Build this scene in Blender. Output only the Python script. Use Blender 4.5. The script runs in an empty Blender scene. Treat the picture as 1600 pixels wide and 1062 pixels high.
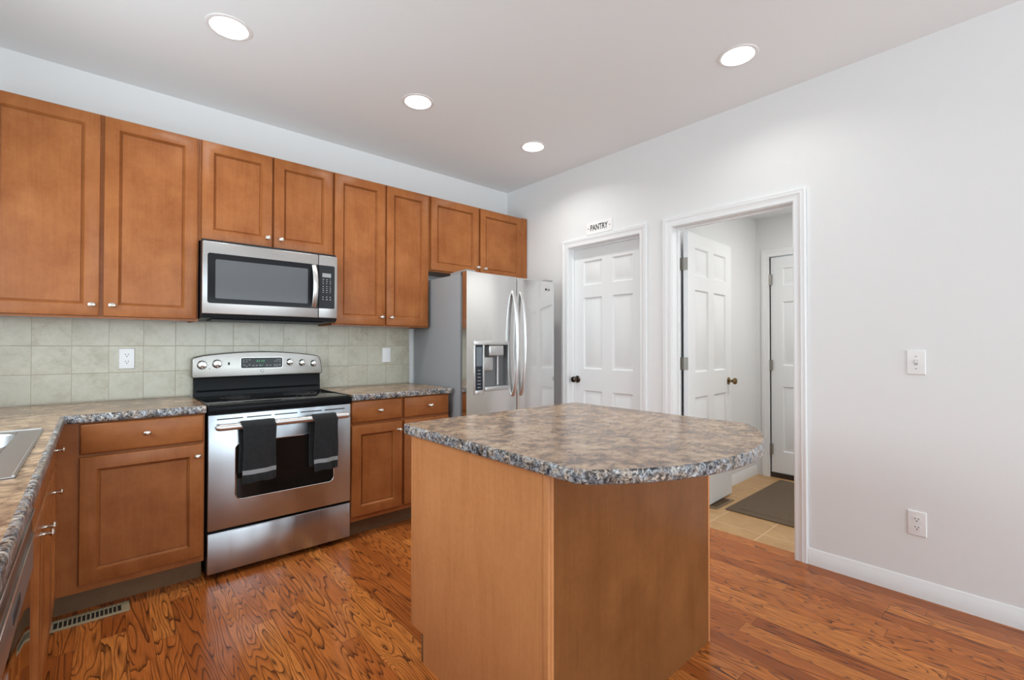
import bpy, bmesh, math, random
from mathutils import Vector, Matrix, geometry
from math import sin, cos, pi, radians, sqrt, atan2

C = bpy.context.scene.collection
sc = bpy.context.scene

# ------------------------------------------------------------------ camera, world, light
CAM_H = 1.2302
yaw, pitch, roll = radians(41.4506), radians(0.6329), radians(0.0411)
f_ = Vector((sin(yaw) * cos(pitch), cos(yaw) * cos(pitch), sin(pitch)))
r_ = Vector((cos(yaw), -sin(yaw), 0))
u_ = r_.cross(f_)
r2 = cos(roll) * r_ + sin(roll) * u_
u2 = -sin(roll) * r_ + cos(roll) * u_
cam_d = bpy.data.cameras.new('camera')
cam = bpy.data.objects.new('camera', cam_d); C.objects.link(cam)
cam.matrix_world = Matrix(((r2.x, u2.x, -f_.x, 0), (r2.y, u2.y, -f_.y, 0), (r2.z, u2.z, -f_.z, CAM_H), (0, 0, 0, 1)))
cam_d.sensor_width = 36; cam_d.sensor_fit = 'HORIZONTAL'
cam_d.lens = 721.9 / 1600 * 36; cam_d.clip_start = 0.02
sc.camera = cam

w = bpy.data.worlds.new('daylight'); sc.world = w; w.use_nodes = True
w.node_tree.nodes['Background'].inputs[0].default_value = (0.84, 0.97, 1.04, 1)
w.node_tree.nodes['Background'].inputs[1].default_value = 1.3

sc.view_settings.view_transform = 'Standard'; sc.view_settings.look = 'None'
sc.view_settings.gamma = 1.0; sc.view_settings.use_curve_mapping = False
sc.view_settings.exposure = -0.10
sc.cycles.use_denoising = True
sc.cycles.max_bounces = 10; sc.cycles.diffuse_bounces = 7; sc.cycles.glossy_bounces = 5
sc.cycles.sample_clamp_indirect = 6.0

def area(name, loc, direction, sx, sy, power, color=(1, 1, 1), parent=None, shape='RECTANGLE', spread=180):
    d = bpy.data.lights.new(name, 'AREA'); d.shape = shape; d.size = sx; d.size_y = sy
    d.energy = power; d.color = color; d.spread = radians(spread)
    o = bpy.data.objects.new(name, d); C.objects.link(o)
    o.location = loc
    o.rotation_euler = Vector(direction).to_track_quat('-Z', 'Y').to_euler()
    if parent: o.parent = parent
    return o

# area lights added as daylight at unseen, assumed windows (rear wall, left wall, dining side)
area('rear_window_daylight', (1.7, -4.35, 1.40), (0, 1, 0.95), 5.0, 2.2, 208, (0.84, 0.97, 1.04))
area('sink_window_daylight', (-0.70, 1.95, 1.62), (1, 0, -0.05), 1.3, 0.95, 27, (0.84, 0.97, 1.04))
area('side_window_fill', (-0.70, -2.0, 1.25), (1, 0.25, 0.1), 2.0, 2.0, 5, (0.84, 0.97, 1.04))
area('dining_window_fill', (6.3, -1.9, 1.5), (-1, 0.1, 0.6), 3.0, 1.8, 75, (0.84, 0.97, 1.04))

# ------------------------------------------------------------------ materials
def new_mat(name):
    m = bpy.data.materials.new(name); m.use_nodes = True
    return m, m.node_tree, m.node_tree.nodes['Principled BSDF']

def plain(name, col, rough=0.5, metal=0.0, spec=0.5, bump=None, coat=0.0):
    m, nt, b = new_mat(name)
    b.inputs['Base Color'].default_value = (*col, 1); b.inputs['Roughness'].default_value = rough
    b.inputs['Metallic'].default_value = metal; b.inputs['Specular IOR Level'].default_value = spec
    b.inputs['Coat Weight'].default_value = coat
    if bump:
        sc_, st, dist = bump
        tc = nt.nodes.new('ShaderNodeTexCoord'); n = nt.nodes.new('ShaderNodeTexNoise')
        n.inputs['Scale'].default_value = sc_; n.inputs['Detail'].default_value = 2
        bp = nt.nodes.new('ShaderNodeBump'); bp.inputs['Strength'].default_value = st; bp.inputs['Distance'].default_value = dist
        nt.links.new(tc.outputs['Object'], n.inputs['Vector']); nt.links.new(n.outputs['Fac'], bp.inputs['Height'])
        nt.links.new(bp.outputs['Normal'], b.inputs['Normal'])
    return m

class NT:
    """small node helper"""
    def __init__(s, nt): s.nt = nt; s.L = nt.links.new
    def n(s, t, **kw):
        x = s.nt.nodes.new('ShaderNode' + t)
        for k, v in kw.items(): setattr(x, k, v)
        return x
    def math(s, op, a, b=None, c=None):
        x = s.n('Math', operation=op)
        for i, v in enumerate((a, b, c)):
            if v is None: continue
            if isinstance(v, (int, float)): x.inputs[i].default_value = v
            else: s.L(v, x.inputs[i])
        return x.outputs[0]
    def vmul(s, v, k):
        x = s.n('VectorMath', operation='MULTIPLY'); s.L(v, x.inputs[0]); x.inputs[1].default_value = k
        return x.outputs[0]
    def vadd(s, a, b):
        x = s.n('VectorMath', operation='ADD'); s.L(a, x.inputs[0])
        if isinstance(b, tuple): x.inputs[1].default_value = b
        else: s.L(b, x.inputs[1])
        return x.outputs[0]
    def noise(s, v, scale, detail=2, rough=0.5, dist=0.0):
        x = s.n('TexNoise'); s.L(v, x.inputs['Vector'])
        x.inputs['Scale'].default_value = scale; x.inputs['Detail'].default_value = detail
        x.inputs['Roughness'].default_value = rough; x.inputs['Distortion'].default_value = dist
        return x.outputs['Fac']
    def ramp(s, f, stops, interp='LINEAR'):
        x = s.n('ValToRGB'); s.L(f, x.inputs[0]); cr = x.color_ramp; cr.interpolation = interp
        while len(cr.elements) < len(stops): cr.elements.new(0.5)
        for e, (p, c) in zip(cr.elements, stops): e.position = p; e.color = (*c, 1) if len(c) == 3 else c
        return x.outputs[0]
    def mix(s, f, a, b, mode='MIX'):
        x = s.n('Mix', data_type='RGBA', blend_type=mode)
        for i, v in ((0, f), (6, a), (7, b)):
            if isinstance(v, (int, float)): x.inputs[i].default_value = v
            elif isinstance(v, tuple): x.inputs[i].default_value = (*v, 1)
            else: s.L(v, x.inputs[i])
        return x.outputs[2]
    def bump(s, h, st, dist):
        x = s.n('Bump'); s.L(h, x.inputs['Height']); x.inputs['Strength'].default_value = st; x.inputs['Distance'].default_value = dist
        return x.outputs[0]

def wood(name, light, dark, axis='z', rough=0.32, mottle=0.5, grain=0.5):
    m, nt, b = new_mat(name); N = NT(nt)
    tc = N.n('TexCoord'); oi = N.n('ObjectInfo')
    k = N.math('MULTIPLY', oi.outputs['Random'], 37.0)
    cx = N.n('CombineXYZ'); N.L(k, cx.inputs[0]); N.L(k, cx.inputs[1]); N.L(k, cx.inputs[2])
    v = N.vadd(tc.outputs['Object'], cx.outputs[0])
    st = {'z': (1, 1, 0.045), 'x': (0.045, 1, 1), 'y': (1, 0.045, 1)}[axis]
    fine = N.noise(N.vmul(v, st), 130, 3, 0.6)
    st2 = {'z': (1, 1, 0.16), 'x': (0.16, 1, 1), 'y': (1, 0.16, 1)}[axis]
    mid = N.noise(N.vmul(v, st2), 14, 3, 0.55, 0.6)
    blot = N.noise(v, 6.0, 3, 0.6, 0.3)
    spk = N.noise(v, 60.0, 2, 0.5)
    a = N.math('MULTIPLY_ADD', mid, 0.5 * grain, N.math('MULTIPLY', fine, 0.35 * grain))
    a = N.math('ADD', a, N.math('MULTIPLY', blot, mottle))
    a = N.math('MULTIPLY_ADD', spk, 0.12, a)
    tot = 0.85 * grain + mottle + 0.12
    a = N.math('DIVIDE', a, tot)
    col = N.ramp(a, [(0.33, dark), (0.66, light)])
    N.L(col, b.inputs['Base Color'])
    b.inputs['Roughness'].default_value = rough; b.inputs['Specular IOR Level'].default_value = 0.2
    N.L(N.bump(fine, 0.04, 0.002), b.inputs['Normal'])
    return m

CAB = wood('stained_maple', (0.38, 0.141, 0.045), (0.235, 0.069, 0.017))
CABD = wood('stained_maple_shadow_gap', (0.20, 0.07, 0.024), (0.13, 0.042, 0.014))  # darkened maple copy, shade of the gaps put into its colour
CABX = wood('stained_maple_crossgrain', (0.38, 0.141, 0.045), (0.235, 0.069, 0.017), axis='x')
ISL_SIDE = wood('island_side_maple', (0.62, 0.275, 0.108), (0.49, 0.195, 0.070), rough=0.4, mottle=0.15, grain=0.5)  # lighter maple, its colour also carrying light from the sink window
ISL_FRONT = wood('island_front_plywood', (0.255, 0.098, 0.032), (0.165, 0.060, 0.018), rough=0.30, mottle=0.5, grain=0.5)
TOE = wood('toe_kick_wood', (0.20, 0.115, 0.060), (0.14, 0.078, 0.040), axis='x', rough=0.5)
TOEDARK = plain('toe_black', (0.012, 0.010, 0.009), 0.7)

def oak_floor():
    m, nt, b = new_mat('oak_strip_floor'); N = NT(nt)
    tc = N.n('TexCoord'); sp = N.n('SeparateXYZ'); N.L(tc.outputs['Object'], sp.inputs[0])
    X, Y = sp.outputs[0], sp.outputs[1]
    W = 0.0826
    row = N.math('FLOOR', N.math('DIVIDE', X, W))
    wn = N.n('TexWhiteNoise', noise_dimensions='1D'); N.L(row, wn.inputs['W'])
    off = N.math('MULTIPLY', wn.outputs['Value'], 3.7)
    Lc = N.math('DIVIDE', N.math('ADD', Y, off), 0.95)
    col_i = N.math('FLOOR', Lc)
    c2 = N.n('CombineXYZ'); N.L(row, c2.inputs[0]); N.L(col_i, c2.inputs[1])
    wn2 = N.n('TexWhiteNoise', noise_dimensions='2D'); N.L(c2.outputs[0], wn2.inputs['Vector'])
    rnd = wn2.outputs['Value']; sc3 = N.n('SeparateColor'); N.L(wn2.outputs['Color'], sc3.inputs[0])
    # seams
    fx = N.math('FRACT', N.math('DIVIDE', X, W))
    ex = N.math('MULTIPLY', N.math('MINIMUM', fx, N.math('SUBTRACT', 1.0, fx)), W)
    fy = N.math('FRACT', Lc)
    ey = N.math('MULTIPLY', N.math('MINIMUM', fy, N.math('SUBTRACT', 1.0, fy)), 0.95)
    e = N.math('MINIMUM', ex, ey)
    seam = N.math('LESS_THAN', e, 0.0008)
    # cathedral grain: contour lines of a stretched noise, its own for every board
    cv = N.n('CombineXYZ')
    N.L(N.math('MULTIPLY', X, 10.5), cv.inputs[0]); N.L(N.math('MULTIPLY', Y, N.math('MULTIPLY_ADD', sc3.outputs[0], 1.0, 0.5)), cv.inputs[1])
    N.L(N.math('MULTIPLY', rnd, 91.0), cv.inputs[2])
    h = N.noise(cv.outputs[0], 1.0, 2.2, 0.42, 0.2)
    rings = N.math('MULTIPLY_ADD', sc3.outputs[1], 16.0, 17.0)
    ph = N.math('FRACT', N.math('MULTIPLY', h, rings))
    line = N.math('POWER', N.math('SUBTRACT', 1.0, ph), 4.5)
    brk = N.noise(N.vmul(tc.outputs['Object'], (160, 9, 1)), 1.0, 3, 0.6)
    line = N.math('MULTIPLY', line, N.math('MULTIPLY_ADD', brk, 1.3, 0.45))
    line = N.math('MINIMUM', line, 1.0)
    fine = N.noise(N.vmul(tc.outputs['Object'], (300, 9, 1)), 1.0, 3, 0.6)
    fine = N.ramp(fine, [(0.42, (0, 0, 0)), (0.66, (1, 1, 1))])
    base = N.ramp(rnd, [(0.0, (0.36, 0.096, 0.020)), (0.5, (0.52, 0.155, 0.033)), (1.0, (0.68, 0.24, 0.054))])
    base = N.mix(N.math('MULTIPLY', fine, 0.55), base, (0.20, 0.050, 0.012))
    colr = N.mix(N.math('MULTIPLY', line, 0.95), base, (0.045, 0.011, 0.004))
    colr = N.mix(N.math('MULTIPLY', seam, 0.75), colr, (0.03, 0.009, 0.004))
    N.L(colr, b.inputs['Base Color'])
    N.L(N.math('MULTIPLY_ADD', line, 0.1, 0.20), b.inputs['Roughness'])
    b.inputs['Specular IOR Level'].default_value = 0.26
    hgt = N.math('SUBTRACT', N.math('MULTIPLY', line, -0.4), seam)
    N.L(N.bump(hgt, 0.10, 0.001), b.inputs['Normal'])
    return m
FLOOR = oak_floor()

def laminate(name, stops, scale, rough=0.22, big=0.35, bigscale=6):
    m, nt, b = new_mat(name); N = NT(nt)
    tc = N.n('TexCoord'); v = tc.outputs['Object']
    v2 = N.vmul(v, (0.75, 1, 1))
    a = N.noise(v2, scale, 6, 0.72, 0.5)
    c = N.noise(v, bigscale, 3, 0.55, 0.8)
    f = N.math('ADD', N.math('MULTIPLY', a, 1 - big), N.math('MULTIPLY', c, big))
    N.L(N.ramp(f, stops), b.inputs['Base Color'])
    b.inputs['Roughness'].default_value = rough; b.inputs['Specular IOR Level'].default_value = 0.5
    return m
TOP = laminate('granite_look_laminate', [(0.32, (0.055, 0.034, 0.025)), (0.42, (0.15, 0.088, 0.056)), (0.49, (0.29, 0.180, 0.108)),
                                          (0.55, (0.42, 0.275, 0.165)), (0.63, (0.52, 0.385, 0.26)), (0.72, (0.58, 0.52, 0.44))], 38, big=0.42, bigscale=9)
def edge_mat():
    m, nt, b = new_mat('speckled_laminate_edge'); N = NT(nt)
    v = N.n('TexCoord').outputs['Object']
    a = N.noise(v, 95, 4, 0.75, 0.8); c = N.noise(v, 16, 2, 0.5)
    f = N.math('ADD', N.math('MULTIPLY', a, 0.8), N.math('MULTIPLY', c, 0.2))
    col = N.ramp(f, [(0.38, (0.008, 0.008, 0.010)), (0.45, (0.055, 0.052, 0.058)), (0.50, (0.20, 0.185, 0.185)),
                     (0.55, (0.38, 0.37, 0.38)), (0.62, (0.68, 0.66, 0.64))])
    tint = N.ramp(N.noise(v, 40, 2), [(0.42, (0.86, 0.94, 1.0)), (0.58, (1.0, 0.86, 0.70))])
    N.L(N.mix(1.0, col, tint, 'MULTIPLY'), b.inputs['Base Color'])
    b.inputs['Roughness'].default_value = 0.3
    return m
EDGE = edge_mat()

def tile_mat(name, size, origin, plane, cols, grout, gw, rough, mott):
    """square tiles on a plane, origin on a joint"""
    m, nt, b = new_mat(name); N = NT(nt)
    tc = N.n('TexCoord'); sp = N.n('SeparateXYZ'); N.L(tc.outputs['Object'], sp.inputs[0])
    ia, ib = plane
    P = N.math('DIVIDE', N.math('SUBTRACT', sp.outputs[ia], origin[0]), size[0])
    Q = N.math('DIVIDE', N.math('SUBTRACT', sp.outputs[ib], origin[1]), size[1])
    fp, fq = N.math('FRACT', P), N.math('FRACT', Q)
    ep = N.math('MULTIPLY', N.math('MINIMUM', fp, N.math('SUBTRACT', 1.0, fp)), size[0])
    eq = N.math('MULTIPLY', N.math('MINIMUM', fq, N.math('SUBTRACT', 1.0, fq)), size[1])
    e = N.math('MINIMUM', ep, eq)
    g = N.math('LESS_THAN', e, gw)
    ci = N.n('CombineXYZ'); N.L(N.math('FLOOR', P), ci.inputs[0]); N.L(N.math('FLOOR', Q), ci.inputs[1])
    wn = N.n('TexWhiteNoise', noise_dimensions='2D'); N.L(ci.outputs[0], wn.inputs['Vector'])
    v = N.vadd(tc.outputs['Object'], N.vmul(wn.outputs['Color'], (9, 9, 9)))
    a = N.noise(v, 9, 5, 0.62, 0.4); c = N.noise(v, 45, 4, 0.7)
    f = N.math('ADD', N.math('MULTIPLY', a, 0.65), N.math('MULTIPLY', c, 0.35))
    col = N.ramp(f, [(0.32, cols[0]), (0.5, cols[1]), (0.68, cols[2])])
    col = N.mix(N.math('MULTIPLY', wn.outputs['Value'], mott), col, cols[3])
    col = N.mix(g, col, grout)
    N.L(col, b.inputs['Base Color']); b.inputs['Roughness'].default_value = rough
    hh = N.math('MINIMUM', N.math('DIVIDE', e, gw * 2.2), 1.0)
    N.L(N.bump(hh, 0.35, 0.002), b.inputs['Normal'])
    return m
BTILE = tile_mat('ceramic_wall_tile', (0.1525, 0.1515), (0.0215, 0.921), (0, 2),
                 [(0.36, 0.315, 0.225), (0.50, 0.465, 0.37), (0.58, 0.555, 0.455), (0.50, 0.485, 0.40)], (0.36, 0.31, 0.215), 0.0013, 0.30, 0.45)
FTILE = tile_mat('ceramic_floor_tile', (0.33, 0.33), (3.225, 1.182), (0, 1),
                 [(0.42, 0.235, 0.095), (0.53, 0.315, 0.135), (0.60, 0.39, 0.18), (0.50, 0.29, 0.12)], (0.72, 0.50, 0.28), 0.004, 0.35, 0.4)

WALL = plain('white_wall_paint', (0.785, 0.797, 0.801), 0.6, spec=0.3, bump=(140, 0.12, 0.002))
CEIL = plain('ceiling_paint', (0.845, 0.878, 0.892), 0.75, spec=0.2, bump=(120, 0.10, 0.002))
TRIM = plain('trim_paint', (0.82, 0.84, 0.85), 0.38)
DOORP = plain('door_paint', (0.80, 0.82, 0.83), 0.40)
WPLAST = plain('white_plastic', (0.83, 0.83, 0.83), 0.35)
SLOT = plain('slot_dark', (0.02, 0.02, 0.022), 0.5)
NICKEL = plain('brushed_nickel', (0.66, 0.62, 0.56), 0.24, 1.0)
BRONZE = plain('antique_brass', (0.24, 0.17, 0.085), 0.22, 1.0)
DKNOB = plain('dark_bronze', (0.10, 0.085, 0.07), 0.18, 1.0)
HINGE = plain('satin_hinge_metal', (0.36, 0.34, 0.31), 0.35, 1.0)
BLACK = plain('black_enamel', (0.008, 0.008, 0.009), 0.20, spec=0.06)
GLASSB = plain('black_glass', (0.012, 0.012, 0.013), 0.04, spec=0.15)
COOK = plain('ceramic_cooktop_glass', (0.008, 0.008, 0.009), 0.06, spec=0.6)
GREYSIDE = plain('fridge_side_grey', (0.29, 0.30, 0.315), 0.45, spec=0.4, bump=(300, 0.05, 0.001))
CHROME = plain('polished_chrome', (0.56, 0.55, 0.54), 0.08, 1.0)
DARKPLAS = plain('dark_plastic', (0.022, 0.023, 0.026), 0.35, spec=0.15)
MIDPLAS = plain('grey_plastic', (0.30, 0.305, 0.31), 0.4)
DISPW = plain('display_grey', (0.30, 0.31, 0.32), 0.3)
INK = plain('black_ink', (0.02, 0.02, 0.02), 0.6)
MARK = plain('printed_mark_grey', (0.42, 0.42, 0.42), 0.6)
BLUEDARK = plain('touch_panel_navy', (0.030, 0.037, 0.050), 0.15, spec=0.2)
LCD = plain('lcd_blue_grey', (0.17, 0.20, 0.23), 0.15)

def steel(name, col, rough, axis, wob=0.0, wobscale=2.0):
    m, nt, b = new_mat(name); N = NT(nt)
    v = N.n('TexCoord').outputs['Object']
    st = {'x': (1.2, 300, 300), 'z': (300, 300, 1.2)}[axis]
    br = N.noise(N.vmul(v, st), 1.0, 2, 0.5)
    b.inputs['Base Color'].default_value = (*col, 1); b.inputs['Metallic'].default_value = 1.0
    N.L(N.math('MULTIPLY_ADD', br, 0.12, rough - 0.06), b.inputs['Roughness'])
    b1 = N.n('Bump'); b1.inputs['Strength'].default_value = 0.012; b1.inputs['Distance'].default_value = 0.001; N.L(br, b1.inputs['Height'])
    if wob:
        wv = N.noise(N.vmul(v, (1, 1, 0.45)), wobscale, 1, 0.5)
        b2 = N.n('Bump'); b2.inputs['Strength'].default_value = 1.0; b2.inputs['Distance'].default_value = wob
        N.L(wv, b2.inputs['Height']); N.L(b1.outputs[0], b2.inputs['Normal']); N.L(b2.outputs[0], b.inputs['Normal'])
    else:
        N.L(b1.outputs[0], b.inputs['Normal'])
    return m
STEEL = steel('stainless_steel', (0.60, 0.59, 0.575), 0.24, 'x')
STEELM = steel('stainless_microwave', (0.50, 0.495, 0.49), 0.32, 'x')
STEELR = steel('stainless_range', (0.48, 0.52, 0.56), 0.30, 'z', 0.014, 5.0)
STEELF = steel('stainless_fridge', (0.74, 0.735, 0.73), 0.15, 'z', 0.006, 1.6)
STEELS = plain('stainless_sink', (0.52, 0.52, 0.52), 0.33, 1.0)
STEELD = plain('polished_dishwasher_steel', (0.50, 0.46, 0.43), 0.045, 1.0)
HANDLE = plain('satin_steel_handle', (0.66, 0.65, 0.64), 0.36, 1.0)

def towel_mat():
    m, nt, b = new_mat('charcoal_terry'); N = NT(nt)
    v = N.n('TexCoord').outputs['Object']
    a = N.noise(v, 330, 3, 0.7); c = N.noise(v, 60, 2)
    N.L(N.ramp(N.math('ADD', N.math('MULTIPLY', a, .7), N.math('MULTIPLY', c, .3)), [(0.35, (0.005, 0.0055, 0.006)), (0.7, (0.020, 0.022, 0.025))]), b.inputs['Base Color'])
    b.inputs['Roughness'].default_value = 0.95; b.inputs['Sheen Weight'].default_value = 0.06
    N.L(N.bump(a, 0.8, 0.004), b.inputs['Normal'])
    return m
TOWEL = towel_mat()
BAND = plain('grey_woven_band', (0.27, 0.28, 0.29), 0.8, bump=(500, 0.4, 0.001))
def mat_mat():
    m, nt, b = new_mat('brown_entry_mat'); N = NT(nt)
    v = N.n('TexCoord').outputs['Object']
    a = N.noise(v, 260, 3, 0.7)
    N.L(N.ramp(a, [(0.35, (0.085, 0.058, 0.036)), (0.65, (0.21, 0.150, 0.095))]), b.inputs['Base Color'])
    b.inputs['Roughness'].default_value = 0.95; N.L(N.bump(a, 0.8, 0.004), b.inputs['Normal'])
    return m
MATM = mat_mat()
REGM = plain('register_beige_metal', (0.36, 0.29, 0.18), 0.45)
REGB = plain('register_brown_metal', (0.20, 0.135, 0.075), 0.45)
def emit(name, col, s):
    m, nt, b = new_mat(name); b.inputs['Base Color'].default_value = (*col, 1)
    b.inputs['Emission Color'].default_value = (*col, 1); b.inputs['Emission Strength'].default_value = s
    return m
LENS = emit('lamp_lens', (1.0, 0.95, 0.86), 9.0)
BAFFLE = plain('lamp_baffle_white', (0.85, 0.83, 0.79), 0.4)
GREEND = emit('clock_green', (0.10, 0.45, 0.22), 0.35)

# ------------------------------------------------------------------ mesh helpers
class MB:
    def __init__(s): s.v = []; s.f = []; s.mi = []; s.cur = 0
    def add(s, verts, faces, M=None):
        o = len(s.v)
        for p in verts:
            p = Vector(p)
            s.v.append(M @ p if M else p)
        for f in faces: s.f.append([i + o for i in f]); s.mi.append(s.cur)
        return s
    def addbm(s, bm, M=None):
        bm.verts.index_update()
        s.add([v.co.copy() for v in bm.verts], [[v.index for v in f.verts] for f in bm.faces], M); bm.free(); return s
    def box(s, x0, x1, y0, y1, z0, z1, bev=0.0, seg=2, M=None):
        bm = bmesh.new(); bmesh.ops.create_cube(bm, size=1)
        bmesh.ops.scale(bm, vec=(x1 - x0, y1 - y0, z1 - z0), verts=bm.verts)
        bmesh.ops.translate(bm, vec=((x0 + x1) / 2, (y0 + y1) / 2, (z0 + z1) / 2), verts=bm.verts)
        if bev: bmesh.ops.bevel(bm, geom=bm.edges[:], offset=bev, segments=seg, profile=0.5, affect='EDGES')
        return s.addbm(bm, M)
    def prism(s, poly, axis, a0, a1, bev=0.0, seg=2, M=None):
        """poly in the two other axes (order x,y,z without axis), extruded a0..a1"""
        n = len(poly)
        def P(p, a):
            return {'x': (a, p[0], p[1]), 'y': (p[0], a, p[1]), 'z': (p[0], p[1], a)}[axis]
        bm = bmesh.new()
        A = [bm.verts.new(P(p, a0)) for p in poly]; B = [bm.verts.new(P(p, a1)) for p in poly]
        bm.faces.new(A); bm.faces.new(B[::-1])
        for i in range(n): bm.faces.new((A[i], B[i], B[(i + 1) % n], A[(i + 1) % n]))
        bmesh.ops.recalc_face_normals(bm, faces=bm.faces[:])
        if bev:
            ed = [e for e in bm.edges if (e.verts[0] in A) == (e.verts[1] in A)]
            bmesh.ops.bevel(bm, geom=ed, offset=bev, segments=seg, profile=0.5, affect='EDGES')
        return s.addbm(bm, M)
    def lathe(s, prof, M=None, n=24, sx=1.0, sy=1.0):
        """prof [(r,z)] about z"""
        V = []; F = []
        for r, z in prof:
            for i in range(n):
                a = 2 * pi * i / n; V.append((r * cos(a) * sx, r * sin(a) * sy, z))
        for k in range(len(prof) - 1):
            for i in range(n):
                j = (i + 1) % n; F.append((k * n + i, k * n + j, (k + 1) * n + j, (k + 1) * n + i))
        if prof[0][0] > 1e-5: F.append(list(range(n))[::-1])
        if prof[-1][0] > 1e-5: F.append([(len(prof) - 1) * n + i for i in range(n)])
        return s.add(V, F, M)
    def tube(s, pts, r, n=12, ry=None):
        pts = [Vector(p) for p in pts]; V = []; F = []; ry = ry or r
        prev = None
        for i, p in enumerate(pts):
            t = (pts[min(i + 1, len(pts) - 1)] - pts[max(i - 1, 0)]).normalized()
            a = prev if prev else (Vector((0, 0, 1)) if abs(t.z) < 0.9 else Vector((1, 0, 0)))
            b = t.cross(a).normalized(); a = b.cross(t).normalized(); prev = a
            for k in range(n):
                q = 2 * pi * k / n; V.append(p + a * r * cos(q) + b * ry * sin(q))
        for i in range(len(pts) - 1):
            for k in range(n):
                j = (k + 1) % n; F.append((i * n + k, i * n + j, (i + 1) * n + j, (i + 1) * n + k))
        F.append(list(range(n))[::-1]); F.append([(len(pts) - 1) * n + k for k in range(n)])
        return s.add(V, F)
    def rings(s, x0, x1, z0, z1, rings, back, M=None):
        """front relief facing -y: rings [(inset, y)], last is capped; back = y of the back face"""
        V = []; F = []
        def R(ins, y):
            o = len(V); V.extend([(x0 + ins, y, z0 + ins), (x1 - ins, y, z0 + ins), (x1 - ins, y, z1 - ins), (x0 + ins, y, z1 - ins)]); return o
        o0 = R(0, back); F.append((o0 + 3, o0 + 2, o0 + 1, o0))
        p = o0
        for ins, y in rings:
            q = R(ins, y)
            for i in range(4): F.append((p + i, p + (i + 1) % 4, q + (i + 1) % 4, q + i))
            p = q
        F.append((p, p + 1, p + 2, p + 3))
        return s.add(V, F, M)
    def build(s, name, mats, parent=None, smooth=True, raw=False):
        me = bpy.data.meshes.new(name)
        off = Vector((0, 0, 0))
        if parent is not None and not raw: off = ABS.get(parent.name, Vector((0, 0, 0)))
        me.from_pydata([tuple(v - off) for v in s.v], [], s.f)
        if not isinstance(mats, (list, tuple)): mats = [mats]
        for m in mats: me.materials.append(m)
        me.polygons.foreach_set('material_index', s.mi)
        me.validate(); me.update()
        bm = bmesh.new(); bm.from_mesh(me); bmesh.ops.recalc_face_normals(bm, faces=bm.faces[:]) if not getattr(s, 'keep', False) else None
        bm.to_mesh(me); bm.free()
        if smooth:
            me.polygons.foreach_set('use_smooth', [True] * len(me.polygons)); me.set_sharp_from_angle(angle=radians(38))
        o = bpy.data.objects.new(name, me); C.objects.link(o)
        if parent is not None:
            o.parent = parent; ABS[o.name] = off
        else: ABS[o.name] = Vector((0, 0, 0))
        return o
ABS = {}

def thing(name, label, cat, loc=(0, 0, 0), rotz=0.0, group=None, local=False):
    o = bpy.data.objects.new(name, None); C.objects.link(o); o.empty_display_size = 0.1
    o.location = loc; o.rotation_euler = (0, 0, rotz)
    o['label'] = label; o['category'] = cat
    if group: o['group'] = group
    ABS[o.name] = Vector((0, 0, 0)) if local else Vector(loc)
    return o
def tag(o, label, cat, group=None):
    o['label'] = label; o['category'] = cat
    if group: o['group'] = group
    return o
def struct(o, label, cat):
    o['kind'] = 'structure'; o['label'] = label; o['category'] = cat; return o

def rrect(x0, x1, z0, z1, r, n=6, rs=None):
    rs = rs or (r, r, r, r)       # bl, br, tr, tl
    out = []
    for (cx, cz, a0, rr) in ((x0, z0, pi, rs[0]), (x1, z0, 1.5 * pi, rs[1]), (x1, z1, 0, rs[2]), (x0, z1, 0.5 * pi, rs[3])):
        px = cx + rr if cx == x0 else cx - rr; pz = cz + rr if cz == z0 else cz - rr
        if rr < 1e-6: out.append((cx, cz)); continue
        for i in range(n + 1):
            a = a0 + 0.5 * pi * i / n; out.append((px + rr * cos(a), pz + rr * sin(a)))
    return out

def text_into(mb, body, size, M, bold=0.0, extrude=0.0004, sx=1.0):
    cu = bpy.data.curves.new('lettering', 'FONT'); cu.body = body; cu.size = size; cu.align_x = 'CENTER'; cu.align_y = 'CENTER'
    cu.offset = bold; cu.extrude = extrude; cu.resolution_u = 4
    ob = bpy.data.objects.new('lettering', cu); C.objects.link(ob)
    dg = bpy.context.evaluated_depsgraph_get()
    me = bpy.data.meshes.new_from_object(ob.evaluated_get(dg))
    S = Matrix.Diagonal((sx, 1, 1, 1))
    mb.add([v.co.copy() for v in me.vertices], [list(p.vertices) for p in me.polygons], M @ S)
    bpy.data.objects.remove(ob); bpy.data.meshes.remove(me); bpy.data.curves.remove(cu)
# text matrices: on a plane facing -y (x right, z up) and on a plane facing -x (x runs toward -y)
def TY(x, y, z): return Matrix(((1, 0, 0, x), (0, 0, -1, y), (0, 1, 0, z), (0, 0, 0, 1)))
def TX(x, y, z): return Matrix(((0, 0, -1, x), (-1, 0, 0, y), (0, 1, 0, z), (0, 0, 0, 1)))
def RX(x, y, z): return Matrix.Translation((x, y, z)) @ Matrix.Rotation(radians(90), 4, 'X')      # lathe axis z -> -y
def RXm(x, y, z): return Matrix.Translation((x, y, z)) @ Matrix.Rotation(radians(-90), 4, 'Y')    # lathe axis z -> -x

# ------------------------------------------------------------------ the setting
WY, WX, CZ = 3.465, 2.996, 2.74
b = MB(); b.box(-0.80, 3.08, -4.5, 3.50, -0.03, 0.0); b.box(3.08, 6.5, -4.5, 0.06, -0.03, 0.0)
struct(b.build('floor', FLOOR), 'stained oak strip floor with dark cathedral grain', 'floor')
b = MB(); b.box(3.08, 4.90, 0.06, 1.80, -0.03, 0.0)
struct(b.build('floor_mudroom', FTILE), 'tan square tile floor beyond the open doorway', 'floor')

LAMPS = [(0.435, 2.528), (1.45, 2.526), (2.436, 2.517), (2.467, 1.015)]
RH = 0.082
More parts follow.
